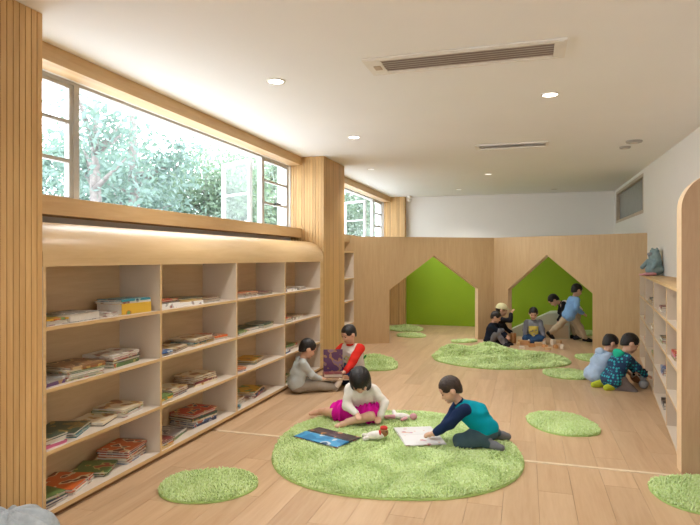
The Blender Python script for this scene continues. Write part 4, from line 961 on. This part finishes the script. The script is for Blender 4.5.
BL = [(-.20, 9.86, .07, .07, .16, 1, 'upright tall brown block beside the navy-clad child'), (-.03, 9.70, .17, .09, .07, 1, 'long brown block bridging the corner of the block pile'), (-.075, 9.87, .09, .06, .06, 0, 'maple block right in front of the cross-legged child'), (.09, 9.50, .10, .05, .05, 1, 'brown block on the side of pile facing the rumpled rug'),
      (.19, 9.63, .12, .05, .06, 0, 'maple block in the middle of the block pile'), (.27, 9.80, .06, .06, .08, 2, 'pale upright cube by the cross-legged child knee'), (.28, 9.50, .11, .05, .045, 1, 'low brown block near the striding child'), (.32, 9.26, .09, .05, .04, 0, 'maple block lying closest to the rumpled rug'),
      (.42, 9.80, .07, .06, .09, 2, 'pale block standing between blocks and wedge'), (.44, 9.48, .10, .05, .05, 1, 'brown block at the outer end of the pile'), (.52, 10.06, .08, .05, .05, 0, 'maple block under the striding child rear leg'), (.53, 9.39, .07, .05, .07, 2, 'pale cube at the outer end of the pile'),
      (-.12, 9.62, .09, .05, .05, 0, 'maple block by the navy-clad child shoes'), (-.06, 9.26, .08, .05, .04, 2, 'pale block lying apart near the rumpled rug edge')]
for x, y, lx, ly, h, mi, lb in BL:
    bm = bmesh.new(); box(bm, -lx/2, lx/2, -ly/2, ly/2, 0, h, 0, .004)
    o = mesh_obj('toy_block', from_bm('toy_block', bm, WB[mi]), None, (x, y, .0006), rnd.uniform(0, 3)); tag(o, lb, 'toy block', 'wooden blocks on the floor')

# ------------------------------------------------------------------ outdoors: ground, trees, wires, a pale building
o = boxes('ground', [(-40, XL-.19, -30, 50, -.5, -.2)], plain('outdoor_paving', (.56, .56, .56), .9, .06, 1)); tag(o, 'pale paved ground outside the windows', 'ground', kind='structure')  # unseen ground, pale so that it reflects daylight up to the ceiling
LEAF = []
for i, c_ in enumerate(((.11, .15, .11), (.135, .17, .135), (.105, .15, .14))):
    m, t, p = newmat('leaf_%d' % i); p.inputs['Base Color'].default_value = c_+(1,); p.inputs['Roughness'].default_value = .6
    tl = t.nodes.new('ShaderNodeBsdfTranslucent'); tl.inputs[0].default_value = (c_[0]*1.3, c_[1]*1.4, c_[2], 1); ms = t.nodes.new('ShaderNodeMixShader'); ms.inputs[0].default_value = .4
    t.links.new(p.outputs[0], ms.inputs[1]); t.links.new(tl.outputs[0], ms.inputs[2]); t.links.new(ms.outputs[0], t.nodes['Material Output'].inputs[0]); LEAF.append(m)
BARK = plain('bark', (.15, .13, .12), .9, .3, 20)
def tree(label, x, y, h, crown, nleaf, mi, seed, low=1.8, ls=.062):
    nleaf = int(nleaf*1.7)
    rs = np.random.RandomState(seed); o = empty('tree', (x, y, -.2)); tag(o, label, 'tree', 'trees outside the windows')
    bm = bmesh.new(); tube(bm, [(0, 0, 0), (.05, .03, h*.3), (-.04, .06, h*.6), (.02, 0, h*.9)], [.15, .12, .085, .03], 9)
    mesh_obj('trunk', from_bm('trunk', bm, BARK, True), o)
    cs = []
    for i in range(9):
        a = rs.uniform(0, 6.28); z0 = rs.uniform(low*.8, h*.75); L = crown*rs.uniform(.6, 1.0); e = np.array((math.cos(a)*L, math.sin(a)*L, z0+rs.uniform(.2, .9)))
        bm = bmesh.new(); tube(bm, [(0, 0, z0), tuple(e*.5+np.array((0, 0, z0*.5))), tuple(e)], [.05, .035, .012], 6)
        mesh_obj('branch', from_bm('branch', bm, BARK, True), o); cs += [e, e*.6+np.array((0, 0, z0*.4))]
    for i in range(16): cs.append(np.array((rs.normal(0, crown*.45), rs.normal(0, crown*.45), rs.uniform(low, h))))
    cs = np.array(cs); C = cs[rs.randint(0, len(cs), nleaf)]+rs.normal(0, crown*.20, (nleaf, 3)); C[:, 2] = np.maximum(C[:, 2], low-.4)
    A = rs.normal(0, 1, (nleaf, 3)); A /= np.linalg.norm(A, axis=1)[:, None]; B = np.cross(A, rs.normal(0, 1, (nleaf, 3))); B /= np.linalg.norm(B, axis=1)[:, None]
    sz = rs.uniform(.6, 1.3, (nleaf, 1))*ls
    V = np.stack([C-A*sz, C+B*sz*.45, C+A*sz, C-B*sz*.45], 1).reshape(-1, 3); Fq = np.arange(nleaf*4).reshape(-1, 4)
    me = bpy.data.meshes.new('foliage'); me.from_pydata(V.tolist(), [], Fq.tolist()); me.update(); me.materials.append(LEAF[mi])
    f_ = mesh_obj('foliage', me, o); f_['kind'] = 'stuff'
tree('slim tree with thin leaves outside the first bay window', -6.6, 7.6, 4.6, .9, 700, 2, 1, 2.3)
tree('sparse tree with dark twin trunk outside the long window', -7.2, 9.3, 6.0, 1.3, 4000, 2, 2, 1.5)
tree('dense tree filling the middle of the long window', -7.6, 12.6, 4.4, 1.6, 9000, 0, 3, 1.6)
tree('round bushy tree beside the pale building', -7.4, 15.6, 4.6, 1.5, 8000, 1, 4, 1.6)
tree('low tree growing near the open casement', -6.6, 18.2, 4.8, 1.3, 5000, 0, 5, 1.6)
tree('small tree outside the window past the middle column', -6.0, 19.4, 4.6, 1.1, 5000, 1, 6, 1.4)
tree('far tree behind the dense middle tree', -12.5, 15.5, 5.4, 2.2, 7000, 2, 7, 1.6, .10)
tree('far tree behind the sparse twin-trunk tree', -13.5, 11.5, 4.6, 2.0, 4000, 2, 8, 1.8, .10)
M['cable'] = plain('black_cable', (.06, .06, .06), .7)
for z0, z1, lb in ((3.3, 3.9, 'lowest overhead cable crossing behind the long window'), (3.9, 4.3, 'upper overhead cable crossing behind the long window')):
    bm = bmesh.new(); tube(bm, [(-4.1, -6+30*t, z0+(z1-z0)*t-.5*math.sin(math.pi*t)) for t in np.linspace(0, 1, 14)], [.012]*14, 6)
    o = mesh_obj('overhead_cable', from_bm('overhead_cable', bm, M['cable'], True)); tag(o, lb, 'cable', 'overhead cables outside')
bd = empty('building', (-8.8, 23.0, -.2)); tag(bd, 'pale rendered building beyond the trees', 'building')
bwm = plain('pale_render', (.55, .53, .50), .9, .06, 1)
boxes('wall', [(-4, 4, -2, 8, 0, 6)], bwm, bd); boxes('roof', [(-4.2, 4.2, -2.2, 8.2, 6.0, 6.2)], M['lampoff'], bd)
for x in (-2.6, -.6, 1.4, 3.0):
    for z in (2.4, 4.3):
        w = boxes('window_surround', [(x-.5, x+.5, -2.05, -2.002, z-.06, z), (x-.5, x+.5, -2.05, -2.002, z+1.2, z+1.26), (x-.5, x-.44, -2.05, -2.002, z, z+1.2), (x+.44, x+.5, -2.05, -2.002, z, z+1.2)], M['frame'], bd)
        boxes('pane', [(x-.44, x+.44, -2.02, -2.003, z, z+1.2)], M['dglass'], w)
